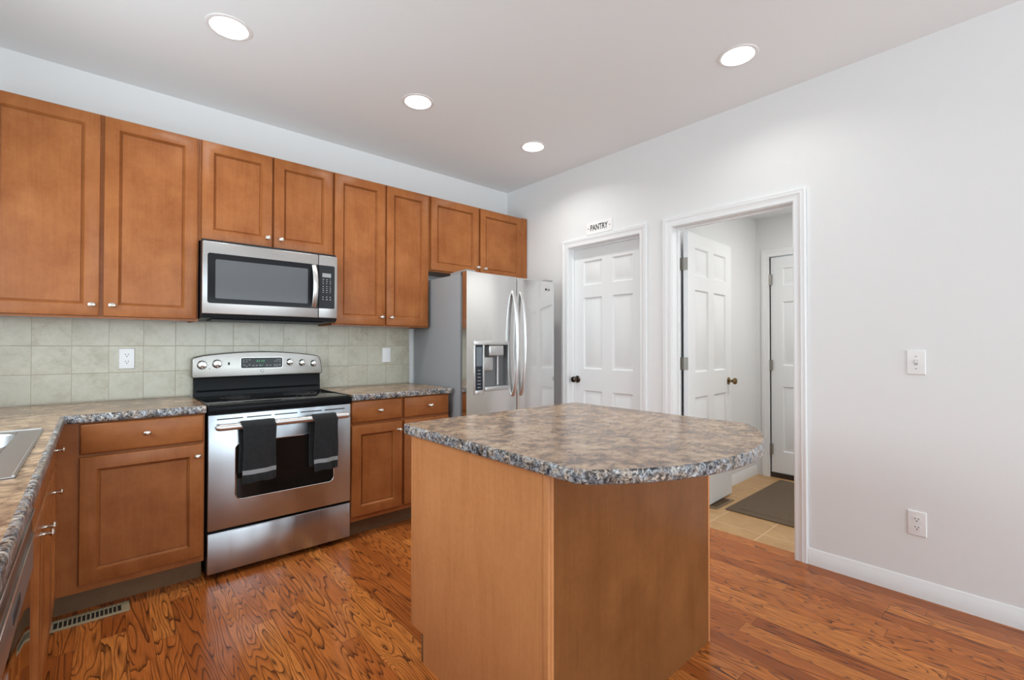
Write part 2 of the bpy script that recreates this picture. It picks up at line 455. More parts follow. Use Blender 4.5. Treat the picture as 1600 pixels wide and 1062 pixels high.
# ceiling with four round cut-outs
b = MB()
outer = [Vector((-0.80, -4.5, CZ)), Vector((6.5, -4.5, CZ)), Vector((6.5, 3.5, CZ)), Vector((-0.80, 3.5, CZ))]
holes = [[Vector((x + RH * cos(-2 * pi * i / 32), y + RH * sin(-2 * pi * i / 32), CZ)) for i in range(32)] for x, y in LAMPS]
allp = outer + [p for h in holes for p in h]
tris = geometry.tessellate_polygon([outer] + holes)
b.add(allp, [list(t) for t in tris])
b.box(-0.80, 6.5, -4.5, 3.5, CZ + 0.06, CZ + 0.10)
struct(b.build('ceiling', CEIL, smooth=False), 'flat white ceiling with recessed lights', 'ceiling')

b = MB(); b.box(-0.92, 3.116, WY, WY + 0.10, 0, CZ)
struct(b.build('wall_back', WALL), 'white wall behind the cabinets, range and fridge', 'wall')
# left wall: sink window and a side window opening
b = MB()
LX0, LX1 = -0.92, -0.80
for y0, y1, z0, z1 in ((2.60, 3.465, 0, CZ), (1.30, 2.60, 0, 1.12), (1.30, 2.60, 2.12, CZ), (-1.0, 1.30, 0, CZ),
                       (-3.0, -1.0, 2.25, CZ), (-3.0, -1.0, 0, 0.25), (-4.5, -3.0, 0, CZ)):
    b.box(LX0, LX1, y0, y1, z0, z1)
struct(b.build('wall_left', WALL, smooth=False), 'white wall on the sink side', 'wall')
b = MB()
for x0, x1, z0, z1 in ((-0.8, -0.3, 0, CZ), (-0.3, 4.7, 0, 0.4), (-0.3, 4.7, 2.4, CZ), (4.7, 6.5, 0, CZ)):
    b.box(x0, x1, -4.62, -4.5, z0, z1)
struct(b.build('wall_rear', WALL, smooth=False), 'white wall with wide windows behind the viewer', 'wall')
b = MB()
for y0, y1, z0, z1 in ((-4.5, -3.4, 0, CZ), (-3.4, -0.4, 0, 0.6), (-3.4, -0.4, 2.4, CZ), (-0.4, 0.06, 0, CZ)):
    b.box(6.5, 6.62, y0, y1, z0, z1)
struct(b.build('wall_dining', WALL, smooth=False), 'white wall on the dining side', 'wall')

# right wall with the pantry opening and the mudroom doorway
PY0, PY1, OY0, OY1, JZ = 1.952, 2.660, 0.928, 1.687, 2.062
b = MB()
for y0, y1, z0, z1 in ((-1.2, OY0 - 0.02, 0, CZ), (OY0 - 0.02, OY1 + 0.02, JZ + 0.02, CZ), (OY1 + 0.02, PY0 - 0.02, 0, CZ),
                       (PY0 - 0.02, PY1 + 0.02, JZ + 0.02, CZ), (PY1 + 0.02, 3.465, 0, CZ)):
    b.box(WX, WX + 0.12, y0, y1, z0, z1)
struct(b.build('wall_right', WALL, smooth=False), 'long white wall with the pantry door and the open doorway', 'wall')
b = MB(); b.box(WX + 0.12, 6.5, 0.055, 0.175, 0, CZ)
struct(b.build('wall_mudroom_right', WALL), 'white wall on the hidden side of the mudroom', 'wall')
MZ = 2.44
b = MB(); b.box(3.116, 4.82, 1.775, 1.88, 0, MZ)
struct(b.build('wall_mudroom_left', WALL), 'white mudroom wall behind the open door', 'wall')
b = MB()
DY0, DY1, DZ1 = 0.78, 1.653, 2.062
for y0, y1, z0, z1 in ((0.175, DY0, 0, MZ), (DY0, DY1, DZ1, MZ), (DY1, 1.775, 0, MZ)): b.box(4.70, 4.82, y0, y1, z0, z1)
struct(b.build('wall_mudroom_back', WALL, smooth=False), 'white mudroom wall with the far door', 'wall')
b = MB(); b.box(3.116, 4.82, 0.175, 1.88, MZ, MZ + 0.05)
struct(b.build('ceiling_mudroom', CEIL), 'lower white ceiling beyond the doorway', 'ceiling')

b = MB(); b.box(-0.795, 1.908, WY - 0.007, WY - 0.0005, 0.917, 1.372)
struct(b.build('wall_tile', BTILE), 'pale green-beige square tile backsplash', 'backsplash')

def casing(name, xw, y0, y1, zt, w, label):
    """colonial casing on a wall facing -x plus the jamb lining behind it"""
    b = MB()
    prof = [(0, 0), (0, 0.008), (0.006, 0.011), (0.012, 0.010), (0.030, 0.011), (0.040, 0.017), (0.046, 0.015), (w - 0.006, 0.018), (w, 0.014), (w, 0)]
    path = []
    for u, t in prof:
        u2 = u + 0.004
        path.append([(xw - t, y1 + u2, 0.0), (xw - t, y1 + u2, zt + u2), (xw - t, y0 - u2, zt + u2), (xw - t, y0 - u2, 0.0)])
    V = [p for pl in path for p in pl]; F = []
    for i in range(len(prof) - 1):
        for k in range(3): F.append((i * 4 + k, i * 4 + k + 1, (i + 1) * 4 + k + 1, (i + 1) * 4 + k))
    F.append([i * 4 for i in range(len(prof))]); F.append([i * 4 + 3 for i in range(len(prof))][::-1])
    b.add(V, F)
    return b
def jamb(b, x0, x1, y0, y1, zt, t=0.019, stop=None):
    b.box(x0, x1, y1, y1 + t, 0, zt + t); b.box(x0, x1, y0 - t, y0, 0, zt + t); b.box(x0, x1, y0, y1, zt, zt + t)
    if stop:
        s0, s1 = stop
        b.box(s0, s1, y1 - 0.011, y1, 0, zt); b.box(s0, s1, y0, y0 + 0.011, 0, zt); b.box(s0, s1, y0 + 0.011, y1 - 0.011, zt - 0.011, zt)
b = casing('trim', WX, PY0, PY1, JZ, 0.062, ''); jamb(b, WX, WX + 0.12, PY0, PY1, JZ, stop=(3.050, 3.067))
struct(b.build('trim_1', TRIM), 'white casing around the pantry door', 'door casing')
b = casing('trim', WX, OY0, OY1, JZ, 0.066, ''); jamb(b, WX, WX + 0.12, OY0, OY1, JZ, stop=(3.060, 3.080))
struct(b.build('trim_2', TRIM), 'white casing around the open doorway', 'door casing')
b = casing('trim', 4.70, DY0 + 0.0, DY1, 2.058, 0.066, '')
b.box(4.70, 4.82, DY1, DY1 + 0.001, 0, 2.058)
struct(b.build('trim_3', TRIM), 'white casing around the far mudroom door', 'door casing')

def baseboard(name, pts_a, axis, a0, a1, label):
    b = MB(); b.prism(pts_a, axis, a0, a1)
    return struct(b.build(name, TRIM), label, 'baseboard')
bp = [(0, 0), (0, 0.088), (-0.003, 0.088), (-0.006, 0.082), (-0.006, 0.078), (-0.013, 0.066), (-0.013, 0)]
baseboard('baseboard_right', [(WX + x, z) for x, z in bp], 'y', -1.2, OY0 - 0.071, 'white baseboard along the right wall')
baseboard('baseboard_mudroom', [(1.775 + x, z) for x, z in bp], 'x', 3.12, 4.685, 'white baseboard under the mudroom wall')

# ------------------------------------------------------------------ doors
def six_panel(b, W, H, T, rows, stile=0.105, mull=0.10):
    xs = [0, stile, (W - mull) / 2, (W + mull) / 2, W - stile, W]
    zs = [0]
    for z0, z1 in rows: zs += [z0, z1]
    zs.append(H)
    V = []; F = []
    def q(*p):
        o = len(V); V.extend(p); F.append(tuple(range(o, o + len(p))))
    for side in (0, 1):
        Y = (lambda d: d) if side == 0 else (lambda d: T - d)
        for i in range(5):
            for j in range(len(zs) - 1):
                x0, x1, z0, z1 = xs[i], xs[i + 1], zs[j], zs[j + 1]
                if i in (1, 3) and j % 2 == 1:
                    prev = None
                    for ins, d in ((0, 0), (0.004, 0.004), (0.010, 0.0115), (0.018, 0.0115), (0.040, 0.003)):
                        R = [(x0 + ins, Y(d), z0 + ins), (x1 - ins, Y(d), z0 + ins), (x1 - ins, Y(d), z1 - ins), (x0 + ins, Y(d), z1 - ins)]
                        if prev:
                            for k in range(4): q(prev[k], prev[(k + 1) % 4], R[(k + 1) % 4], R[k])
                        prev = R
                    q(*prev)
                else:
                    q((x0, Y(0), z0), (x1, Y(0), z0), (x1, Y(0), z1), (x0, Y(0), z1))
    q((0, 0, 0), (0, T, 0), (0, T, H), (0, 0, H)); q((W, 0, 0), (W, T, 0), (W, T, H), (W, 0, H))
    q((0, 0, H), (W, 0, H), (W, T, H), (0, T, H)); q((0, 0, 0), (W, 0, 0), (W, T, 0), (0, T, 0))
    b.add(V, F)
    bm = bmesh.new()
    return b
ROWS = [(0.232, 0.836), (1.018, 1.622), (1.727, 1.930)]
def weld(o, d=0.0004):
    bm = bmesh.new(); bm.from_mesh(o.data); bmesh.ops.remove_doubles(bm, verts=bm.verts, dist=d)
    bmesh.ops.recalc_face_normals(bm, faces=bm.faces[:]); bm.to_mesh(o.data); bm.free()
    o.data.set_sharp_from_angle(angle=radians(30))
DKP = [(0.0, 0.0), (0.030, 0.0), (0.031, 0.004), (0.026, 0.008), (0.012, 0.011), (0.010, 0.028), (0.014, 0.034), (0.024, 0.041), (0.0265, 0.052), (0.023, 0.062), (0.012, 0.067), (0.0, 0.068)]

d1 = thing('door_1', 'closed white six-panel pantry door beside the fridge', 'door', (3.068, PY1 - 0.003, 0.012), -pi / 2, local=True)
d1['kind'] = 'structure'
b = MB(); six_panel(b, PY1 - PY0 - 0.006, 2.045, 0.035, ROWS); o = b.build('door_slab', DOORP, d1); weld(o)
b = MB(); b.lathe(DKP, RX(0.040, 0.0, 0.925), 24); o = b.build('door_knob', DKNOB, d1); o['label'] = 'dark bronze door knob'

ang = radians(2.3)
d2 = thing('door_2', 'open white six-panel door swung into the mudroom', 'door', (3.121, 1.636, 0.014), ang, local=True)
d2['kind'] = 'structure'
b = MB(); six_panel(b, 0.775, 2.032, 0.035, ROWS, 0.11, 0.10); o = b.build('door_slab', DOORP, d2); weld(o)
b = MB(); b.lathe(DKP, RX(0.715, 0.0, 0.925), 24); o = b.build('door_knob', BRONZE, d2); o['label'] = 'antique brass door knob'
for hz in (1.80, 1.085, 0.25):
    b = MB()
    b.tube([(-0.004, 0.026, hz - 0.045), (-0.004, 0.026, hz + 0.045)], 0.0055, 10)
    b.box(-0.0025, -0.0005, 0.002, 0.026, hz - 0.045, hz + 0.045)
    b.box(-0.034, -0.006, 0.0465, 0.0485, hz - 0.045, hz + 0.045)
    b.box(-0.008, -0.004, 0.026, 0.0485, hz - 0.045, hz + 0.045)
    b.build('hinge', HINGE, d2)

d3 = thing('door_3', 'closed white six-panel door at the far end of the mudroom', 'door', (4.715, DY1 - 0.004, 0.046), -pi / 2, local=True)
d3['kind'] = 'structure'
b = MB(); six_panel(b, DY1 - DY0 - 0.006, 2.008, 0.04, [(0.198, 0.801), (0.996, 1.589), (1.737, 1.903)], 0.10, 0.11); o = b.build('door_slab', DOORP, d3); weld(o)
for hz in (1.80, 0.998, 0.215):
    b = MB(); b.tube([(-0.004, -0.016, hz - 0.05), (-0.004, -0.016, hz + 0.05)], 0.009, 10); b.box(-0.02, 0.02, -0.0165, -0.0125, hz - 0.05, hz + 0.05)
    b.build('hinge', HINGE, d3)
b = MB(); b.box(-0.003, 0.87, -0.012, 0.06, -0.046, -0.004); o = b.build('threshold', plain('bronze_threshold', (0.035, 0.022, 0.016), 0.4), d3); o['label'] = 'dark bronze threshold'

# ------------------------------------------------------------------ cabinets
KNOB = [(0.0085, 0.0), (0.0085, 0.002), (0.005, 0.004), (0.0045, 0.010), (0.0065, 0.012), (0.0045, 0.014), (0.0048, 0.018), (0.010, 0.0215), (0.0128, 0.025), (0.0115, 0.029), (0.006, 0.0315), (0.0, 0.032)]
def knob(x, y, z, parent):
    b = MB(); b.lathe(KNOB, RX(x, y, z), 20, 1.25, 1.0)
    return b.build('knob', NICKEL, parent)
def cab_door(parent, x0, x1, z0, z1, y, kx=None, kz=None, stile=0.058):
    b = MB()
    b.rings(x0, x1, z0, z1, [(0, y + 0.004), (0.0015, y + 0.001), (0.004, y), (stile, y), (stile + 0.0015, y + 0.004), (stile + 0.008, y + 0.0105), (stile + 0.0095, y + 0.0160), (stile + 0.0125, y + 0.0165), (stile + 0.0135, y + 0.0115)], y + 0.019)
    d = b.build('door', CAB, parent)
    if kx is not None: knob(kx, y, kz, d)
    return d
def cab_drawer(parent, x0, x1, z0, z1, y, kx=None, kz=None, name='drawer'):
    b = MB()
    b.rings(x0, x1, z0, z1, [(0, y + 0.010), (0.0012, y + 0.006), (0.005, y + 0.002), (0.010, y)], y + 0.019)
    d = b.build(name, CABX, parent)
    if kx is not None: knob(kx, y, kz, d)
    return d

UY = 3.165
def upper(label, x0, x1, z0, z1, doors, filler=None):
    t = thing('wall_cabinet', label, 'cabinet', ((x0 + x1) / 2, WY - 0.15, z0), group='stained maple wall cabinets')
    b = MB()
    yf, yb = UY + 0.020, WY - 0.009
    b.box(x0, x1, yf, yb, z0 + 0.012, z1)                              # carcass with a recessed bottom
    b.box(x0, x1, yf, yf + 0.02, z0, z0 + 0.0125); b.box(x0, x0 + 0.016, yf + 0.02, yb, z0, z0 + 0.0125); b.box(x1 - 0.016, x1, yf + 0.02, yb, z0, z0 + 0.0125)
    b.build('cabinet_body', CAB, t)
    for dx0, dx1, dz0, dz1, kx, kz in doors: cab_door(t, dx0, dx1, dz0, dz1, UY, kx, kz)
    if filler:
        b = MB(); b.box(filler[0], filler[1], UY + 0.004, yf - 0.0005, z0, z1 - 0.001); b.build('filler_strip', CAB, t)
    return t
ZT = 2.411
upper('tall two-door maple wall cabinet left of the microwave', -0.447, 0.4035, 1.366, 2.418,
      [(-0.437, -0.021, 1.378, ZT, -0.048, 1.433), (-0.005, 0.395, 1.378, ZT, 0.030, 1.434)])
upper('short two-door maple wall cabinet directly above the microwave', 0.4045, 1.1665, 1.832, 2.418,
      [(0.415, 0.786, 1.842, ZT, 0.757, 1.895), (0.797, 1.1615, 1.842, ZT, 0.834, 1.895)])
upper('tall narrow two-door maple wall cabinet right of the microwave', 1.1675, 1.926, 1.366, 2.418,
      [(1.1775, 1.546, 1.377, ZT, 1.520, 1.434), (1.562, 1.916, 1.377, ZT, 1.597, 1.434)])
upper('short two-door maple wall cabinet above the fridge', 1.927, 2.984, 1.817, 2.418,
      [(1.940, 2.411, 1.829, ZT, 2.398, 1.895), (2.4325, 2.922, 1.829, ZT, 2.476, 1.892)], filler=(2.924, 2.984))

BY = 2.845
def base_back(label, x0, x1, cols, toe=True):
    t = thing('base_cabinet', label, 'cabinet', ((x0 + x1) / 2, 3.16, 0), group='stained maple base cabinets')
    b = MB(); b.box(x0, x1, BY + 0.020, WY - 0.009, 0.112, 0.8775); b.build('cabinet_body', CAB, t)
    b = MB(); b.box(x0 + 0.0005, x1, 2.945, 2.965, 0.0, 0.1115); b.box(x0 + 0.0005, x0 + 0.018, 2.965, WY - 0.009, 0, 0.1115); b.box(x1 - 0.018, x1, 2.965, WY - 0.009, 0, 0.1115)
    b.build('toe_kick', TOE, t)
    return t
t = base_back('maple base cabinet between the corner and the left side of the range', -0.164, 0.3965, None)
cab_drawer(t, -0.078, 0.391, 0.733, 0.871, BY, 0.159, 0.807)
cab_door(t, -0.078, 0.391, 0.146, 0.720, BY, 0.363, 0.662)
t = base_back('two-door maple base cabinet between the range and the fridge', 1.1695, 1.905, None)
cab_drawer(t, 1.1735, 1.521, 0.736, 0.873, BY, 1.358, 0.804); cab_drawer(t, 1.539, 1.897, 0.736, 0.873, BY, 1.734, 0.805)
cab_door(t, 1.1735, 1.521, 0.146, 0.718, BY, 1.492, 0.662); cab_door(t, 1.539, 1.897, 0.146, 0.718, BY, 1.568, 0.662)

# the sink run, turned very slightly; local x runs to the back wall, local -y faces the room
LO, LR = (-0.127, 2.848, 0), pi / 2 + 0.0116
def base_left(label, x0, x1, name='base_cabinet', cat='cabinet', hollow=False):
    t = thing(name, label, cat, LO, LR, group='stained maple base cabinets', local=True)
    b = MB()
    if not hollow: b.box(x0, x1, 0.041, 0.59, 0.112, 0.8775)
    else:
        for bx in ((x0, x0 + 0.018, 0.041, 0.59, 0.112, 0.8775), (x1 - 0.018, x1, 0.041, 0.59, 0.112, 0.8775), (x0 + 0.018, x1 - 0.018, 0.575, 0.59, 0.112, 0.8775),
                   (x0 + 0.018, x1 - 0.018, 0.041, 0.575, 0.112, 0.13), (x0 + 0.018, x1 - 0.018, 0.041, 0.058, 0.13, 0.8775)): b.box(*bx)
    b.build('cabinet_body', CAB, t)
    b = MB(); b.box(x0, x1, 0.115, 0.135, 0, 0.1115); b.box(x0, x0 + 0.018, 0.135, 0.59, 0, 0.1115); b.box(x1 - 0.018, x1, 0.135, 0.59, 0, 0.1115)
    b.build('toe_kick', TOE, t)
    return t
LY = 0.021
t = base_left('maple base cabinet with one knobbed drawer in the corner by the sink', -0.384, 0.015)
cab_drawer(t, -0.374, -0.075, 0.733, 0.871, LY, -0.225, 0.803)
cab_door(t, -0.374, -0.075, 0.146, 0.720, LY, -0.345, 0.662)
t = base_left('two-door maple base cabinet under the sink', -1.285, -0.385, hollow=True)
cab_drawer(t, -1.275, -0.395, 0.733, 0.871, LY, name='false_front')
cab_door(t, -1.275, -0.842, 0.146, 0.720, LY, -0.872, 0.662)
cab_door(t, -0.828, -0.395, 0.146, 0.720, LY, -0.798, 0.662)

# ------------------------------------------------------------------ worktops
def slab(b, x0, x1, y0, y1, z1=0.916, th=0.038): b.box(x0, x1, y0, y1, z1 - th, z1)
TZ, TH = 0.916, 0.038
def lw(lx, ly):      # sink-run local -> world xy
    c, s_ = cos(LR), sin(LR)
    return (LO[0] + lx * c - ly * s_, LO[1] + lx * s_ + ly * c)
t = thing('worktop', 'L-shaped speckled brown laminate worktop with the sink, left of the range', 'worktop', (-0.4, 2.9, TZ - TH), group='speckled laminate worktops')
EO = 0.014     # width of the rounded front edge
LEND = -1.955
SX0, SX1, SY0, SY1 = -1.225, -0.435, 0.070, 0.535    # sink cut-out (local)
b = MB()
b.cur = 0
TZb = TZ - TH
def quad_prism(b, pts):
    b.prism([p for p in pts], 'z', TZb, TZ)
inner = lw(EO * 0, EO)
cor = (LO[0] - EO, LO[1] + EO)       # inner corner moved back by the edge strip
back = WY - 0.0075
quad_prism(b, [(0.3995, LO[1] + EO - 0.012), (0.3995, back), (-0.79, back), (-0.79, LO[1] + EO - 0.012)])
yj = LO[1] + EO - 0.012
def Lp(lx, ly): return lw(lx, ly)
x_top = -0.0
quad_prism(b, [Lp(SX1, EO), (cor[0], yj), (-0.79, yj), Lp(SX1, 0.655)])
quad_prism(b, [Lp(SX0, EO), Lp(SX1, EO), Lp(SX1, SY0), Lp(SX0, SY0)])
quad_prism(b, [Lp(SX0, SY1), Lp(SX1, SY1), Lp(SX1, 0.655), Lp(SX0, 0.655)])
quad_prism(b, [Lp(LEND, EO), Lp(SX0, EO), Lp(SX0, 0.655), Lp(LEND, 0.655)])
b.build('worktop_slab', TOP, t, smooth=False)
def edge_strip(path, name='edge_band', parent=None, inward=EO, closed=False):
    """rounded front edge swept along a plan path; outward is to the right of travel"""
    prof = [(inward, TZ), (0.005, TZ), (0.0015, TZ - 0.0025), (0, TZ - 0.007), (0, TZ - TH + 0.007), (0.0015, TZ - TH + 0.0025), (0.005, TZ - TH), (inward, TZ - TH)]
    n = len(path); V = []; F = []
    P = [Vector((p[0], p[1])) for p in path]
    for i in range(n):
        if closed: a, c = P[i - 1], P[(i + 1) % n]
        else: a, c = P[max(i - 1, 0)], P[min(i + 1, n - 1)]
        d1v = (P[i] - a); d2v = (c - P[i])
        d1n = d1v.normalized() if d1v.length > 1e-9 else d2v.normalized(); d2n = d2v.normalized() if d2v.length > 1e-9 else d1n
        n1 = Vector((-d1n.y, d1n.x)); n2 = Vector((-d2n.y, d2n.x))     # left = inward
        m = (n1 + n2).normalized(); k = 1.0 / max(0.3, m.dot(n1))
        for u, z in prof:
            q = P[i] + m * (u * k); V.append((q.x, q.y, z))
    K = len(prof); rng = n if closed else n - 1
    for i in range(rng):
        j = (i + 1) % n
        for k in range(K): F.append((i * K + k, i * K + (k + 1) % K, j * K + (k + 1) % K, j * K + k))
    if not closed: F.append(list(range(K))); F.append([(n - 1) * K + k for k in range(K)][::-1])
    b = MB(); b.add(V, F); o = b.build(name, EDGE, parent); o['label'] = 'grey and black speckled front edge'
    return o
edge_strip([Lp(LEND, 0), Lp(-1.2, 0), (LO[0], LO[1] - 0.012), (0.3995, 2.836)], parent=t)

t = thing('worktop', 'short speckled laminate worktop between the range and the fridge', 'worktop', (1.54, 3.1, TZ - TH), group='speckled laminate worktops')
b = MB(); b.box(1.170, 1.918, 2.832 + EO, WY - 0.0075, TZb, TZ); b.build('worktop_slab', TOP, t, smooth=False)
edge_strip([(1.170, 2.832), (1.918, 2.832)], parent=t)

# sink
t = thing('kitchen_sink', 'stainless drop-in sink in the left worktop', 'sink', LO, LR, local=True)
b = MB()
ox0, ox1, oy0, oy1 = -1.252, -0.412, 0.042, 0.555
zt = TZ + 0.004
b.prism(rrect(ox0, ox1, oy0, SY0 + 0.035, 0.004), 'z', TZ, zt, 0.0015, 1)
b.box(ox0, ox1, SY1 - 0.06, oy1, TZ, zt, 0.0015, 1)
b.box(ox0, SX0 + 0.035, SY0 + 0.035, SY1 - 0.06, TZ, zt, 0.0); b.box(SX1 - 0.035, ox1, SY0 + 0.035, SY1 - 0.06, TZ, zt, 0.0)
b.box(-0.845, -0.815, SY0 + 0.035, SY1 - 0.06, TZ, zt, 0.0)
b.tube([(ox0 + 0.004, oy0 + 0.004, zt), (ox1 - 0.004, oy0 + 0.004, zt), (ox1 - 0.004, oy1 - 0.004, zt), (ox0 + 0.004, oy1 - 0.004, zt)], 0.003, 8)
b.build('rim', STEELS, t)
for bx0, bx1 in ((SX0 + 0.035, -0.845), (-0.815, SX1 - 0.035)):
    b = MB(); b.keep = False
    by0, by1 = SY0 + 0.035, SY1 - 0.06
    rr = rrect(bx0, bx1, by0, by1, 0.06); n = len(rr)
    V = [(x, y, zt) for x, y in rrect(bx0 - 0.001, bx1 + 0.001, by0 - 0.001, by1 + 0.001, 0.0601)]
    cx_, cy_ = (bx0 + bx1) / 2, (by0 + by1) / 2
    for k_, z_ in ((0.99, zt - 0.006), (0.95, zt - 0.15), (0.85, zt - 0.175)):
        V += [(cx_ + (x - cx_) * k_, cy_ + (y - cy_) * k_, z_) for x, y in rr]
    F = [(i * n + k, i * n + (k + 1) % n, (i + 1) * n + (k + 1) % n, (i + 1) * n + k) for i in range(3) for k in range(n)]
    F.append([3 * n + k for k in range(n)])
    # corner fill plates between round bowl mouth and square cut-out
    b.add(V, F)
    sq = [(bx0, by0), (bx1, by0), (bx1, by1), (bx0, by1)]
    m_ = n // 4
    for ci, (sx_, sy_) in enumerate(sq):
        o_ = len(V)
        pts = [(sx_, sy_, zt)] + [(x, y, zt) for x, y in rr[ci * m_:(ci + 1) * m_]]
        b.add(pts, [(0, k, k + 1) for k in range(1, m_)])
    b.build('basin', STEELS, t)

# ------------------------------------------------------------------ dishwasher
t = thing('dishwasher', 'stainless dishwasher nearest the viewer on the left', 'dishwasher', LO, LR, local=True)
x0, x1 = -1.895, -1.289
b = MB(); b.box(x0, x1, 0.03, 0.58, 0.10, 0.872); b.build('tub', DARKPLAS, t)
b = MB(); b.box(x0 + 0.002, x1 - 0.002, 0.012, 0.03, 0.115, 0.706, 0.003); o = b.build('door_panel', STEELD, t); o['label'] = 'mirror-like steel door panel'
b = MB(); b.box(x0 + 0.002, x1 - 0.002, 0.010, 0.03, 0.786, 0.866, 0.003)
o = b.build('control_panel', plain('dark_brown_gloss', (0.07, 0.045, 0.035), 0.25), t); o['label'] = 'dark glossy control panel'
for za, zb_ in ((0.843, 0.848), (0.787, 0.7925)):
    b = MB(); b.box(x0 + 0.002, x1 - 0.002, 0.0055, 0.011, za, zb_, 0.001); b.build('trim_strip', STEEL, o)
b = MB(); b.box(x0 + 0.002, x1 - 0.002, 0.008, 0.03, 0.709, 0.783, 0.004); o = b.build('handle_band', steel('stainless_dishwasher_band', (0.42, 0.41, 0.40), 0.38, 'x'), t)
b = MB(); b.box(-1.66, -1.56, 0.0065, 0.012, 0.738, 0.758, 0.001); b.build('latch_pocket', SLOT, o)
b = MB(); b.box(x0 + 0.01, x1 - 0.01, 0.11, 0.13, 0.0, 0.10); b.build('toe_panel', BLACK, t)

# ------------------------------------------------------------------ range
RX0, RX1, RF = 0.4065, 1.1675, 2.850
t = thing('range', 'freestanding stainless electric range with black glass cooktop', 'range', ((RX0 + RX1) / 2, 3.14, 0))
b = MB(); b.box(RX0, RX1, RF + 0.045, 3.43, 0.03, 0.895); b.box(RX0 + 0.03, RX1 - 0.03, RF + 0.08, 3.40, 0.0, 0.03); b.build('body', BLACK, t)
b = MB(); b.box(RX0 - 0.001, RX1 + 0.001, RF - 0.012, 3.43, 0.866, 0.908, 0.006); o = b.build('cooktop_frame', BLACK, t); o['label'] = 'black enamel cooktop frame'
b = MB(); b.box(RX0 + 0.012, RX1 - 0.012, RF + 0.012, 3.36, 0.9085, 0.913, 0.002)
ct = b.build('cooktop_glass', COOK, t); ct['label'] = 'shiny black glass cooktop'
for x, y, r in ((0.60, 3.01, 0.115), (0.98, 3.01, 0.09), (0.60, 3.24, 0.08), (0.98, 3.24, 0.10)):
    b = MB()
    for rr in (r, r * 0.62):
        b.tube([(x + rr * cos(2 * pi * i / 40), y + rr * sin(2 * pi * i / 40), 0.9131) for i in range(41)], 0.0006, 4)
    b.build('burner_ring', plain('burner_print', (0.05, 0.05, 0.052), 0.3), ct)
for xa, xb in ((RX0 + 0.001, RX0 + 0.011), (RX1 - 0.011, RX1 - 0.001)):
    b = MB(); b.box(xa, xb, RF + 0.02, 3.36, 0.908, 0.917, 0.002); b.build('side_rail', plain('rail_black_gloss', (0.03, 0.03, 0.03), 0.15), t)
# oven door
b = MB(); b.box(RX0 + 0.003, RX1 - 0.003, RF, RF + 0.042, 0.256, 0.862, 0.004)
od = b.build('oven_door', STEELR, t)
b = MB(); b.prism(rrect(0.538, 1.057, 0.402, 0.702, 0.03), 'y', RF - 0.004, RF + 0.001, 0.0015, 1); o = b.build('oven_window', plain('oven_glass', (0.012, 0.010, 0.009), 0.07, spec=0.25), od); o['label'] = 'black glass oven window'
b = MB(); b.tube([(x, RF - 0.0035, z) for x, z in rrect(0.5355, 1.0595, 0.3995, 0.7045, 0.032)] + [(0.5355, RF - 0.0035, 0.4315)], 0.003, 8); b.build('window_rim', CHROME, od)
for i in range(5):
    xa = 0.448 + i * 0.139
    b = MB(); b.prism(rrect(xa, xa + 0.123, 0.8335, 0.8395, 0.003), 'y', RF - 0.0012, RF + 0.001); b.build('vent_slot', SLOT, od)
hb = MB(); hz, hy = 0.800, RF - 0.052
hb.tube([(0.452, hy, hz), (0.50, hy - 0.002, hz), (0.786, hy - 0.006, hz), (1.072, hy - 0.002, hz), (1.120, hy, hz)], 0.0175, 16, 0.014)
for sx_ in (0.445, 1.128):
    hb.lathe([(0.0, -0.012), (0.009, -0.009), (0.0145, -0.002), (0.0165, 0.007), (0.0165, 0.012)], Matrix.Translation((sx_, hy, hz)) @ Matrix.Rotation(pi / 2 if sx_ < 0.8 else -pi / 2, 4, 'Y'), 16)
for sx_, d_ in ((0.452, 0), (1.121, 0)):
    hb.prism(rrect(sx_ - 0.013, sx_ + 0.013, hz - 0.014, hz + 0.014, 0.011), 'y', hy, RF + 0.001)
hb.build('handle', HANDLE, od)
b = MB(); b.box(RX0 + 0.003, RX1 - 0.003, RF + 0.002, RF + 0.042, 0.032, 0.240, 0.004)
b.tube([(RX0 + 0.006, RF + 0.006, 0.2385), (RX1 - 0.006, RF + 0.006, 0.2385)], 0.0045, 8)
o = b.build('storage_drawer', STEELR, t)
# backguard
b = MB(); b.prism([(3.395, 0.905), (3.43, 0.905), (3.43, 1.10), (3.418, 1.10), (3.405, 1.04)], 'x', RX0 + 0.004, RX1 - 0.004)
b.tube([(RX0 + 0.02, 3.393, 0.945), (RX1 - 0.02, 3.393, 0.945)], 0.006, 8); b.build('riser', BLACK, t)
b = MB()
N_ = 24
top = [(RX1 - 0.012 - (RX1 - RX0 - 0.036) * i / N_, 0) for i in range(N_ + 1)]
def arch(x):
    u = (x - 0.770) / 0.365
    return 1.188 - 0.030 * u * u
poly = [(0.399, 1.040), (0.402, 1.030), (0.411, 1.026), (1.160, 1.028), (1.170, 1.033), (1.172, 1.045)]
poly += [(1.160, 1.120), (1.150, 1.145), (1.136, 1.157)]
for i in range(1, N_):
    x = 1.136 - (1.136 - 0.425) * i / N_; poly.append((x, arch(x)))
poly += [(0.420, 1.156), (0.406, 1.150), (0.401, 1.138)]
b.prism(poly, 'y', 3.372, 3.445, 0.007, 3)
cp = b.build('control_console', steel('stainless_console', (0.36, 0.345, 0.325), 0.36, 'x'), t)
PB = MB(); PB.prism(rrect(0.660, 0.905, 1.080, 1.146, 0.010), 'y', 3.3695, 3.3725)
b = MB(); b.tube([(x, 3.3715, z) for x, z in rrect(0.658, 0.907, 1.078, 1.148, 0.011)] + [(0.658, 3.3715, 1.089)], 0.0009, 6); b.build('panel_rim', CHROME, cp)
b = PB; b.cur = 1
random.seed(4)
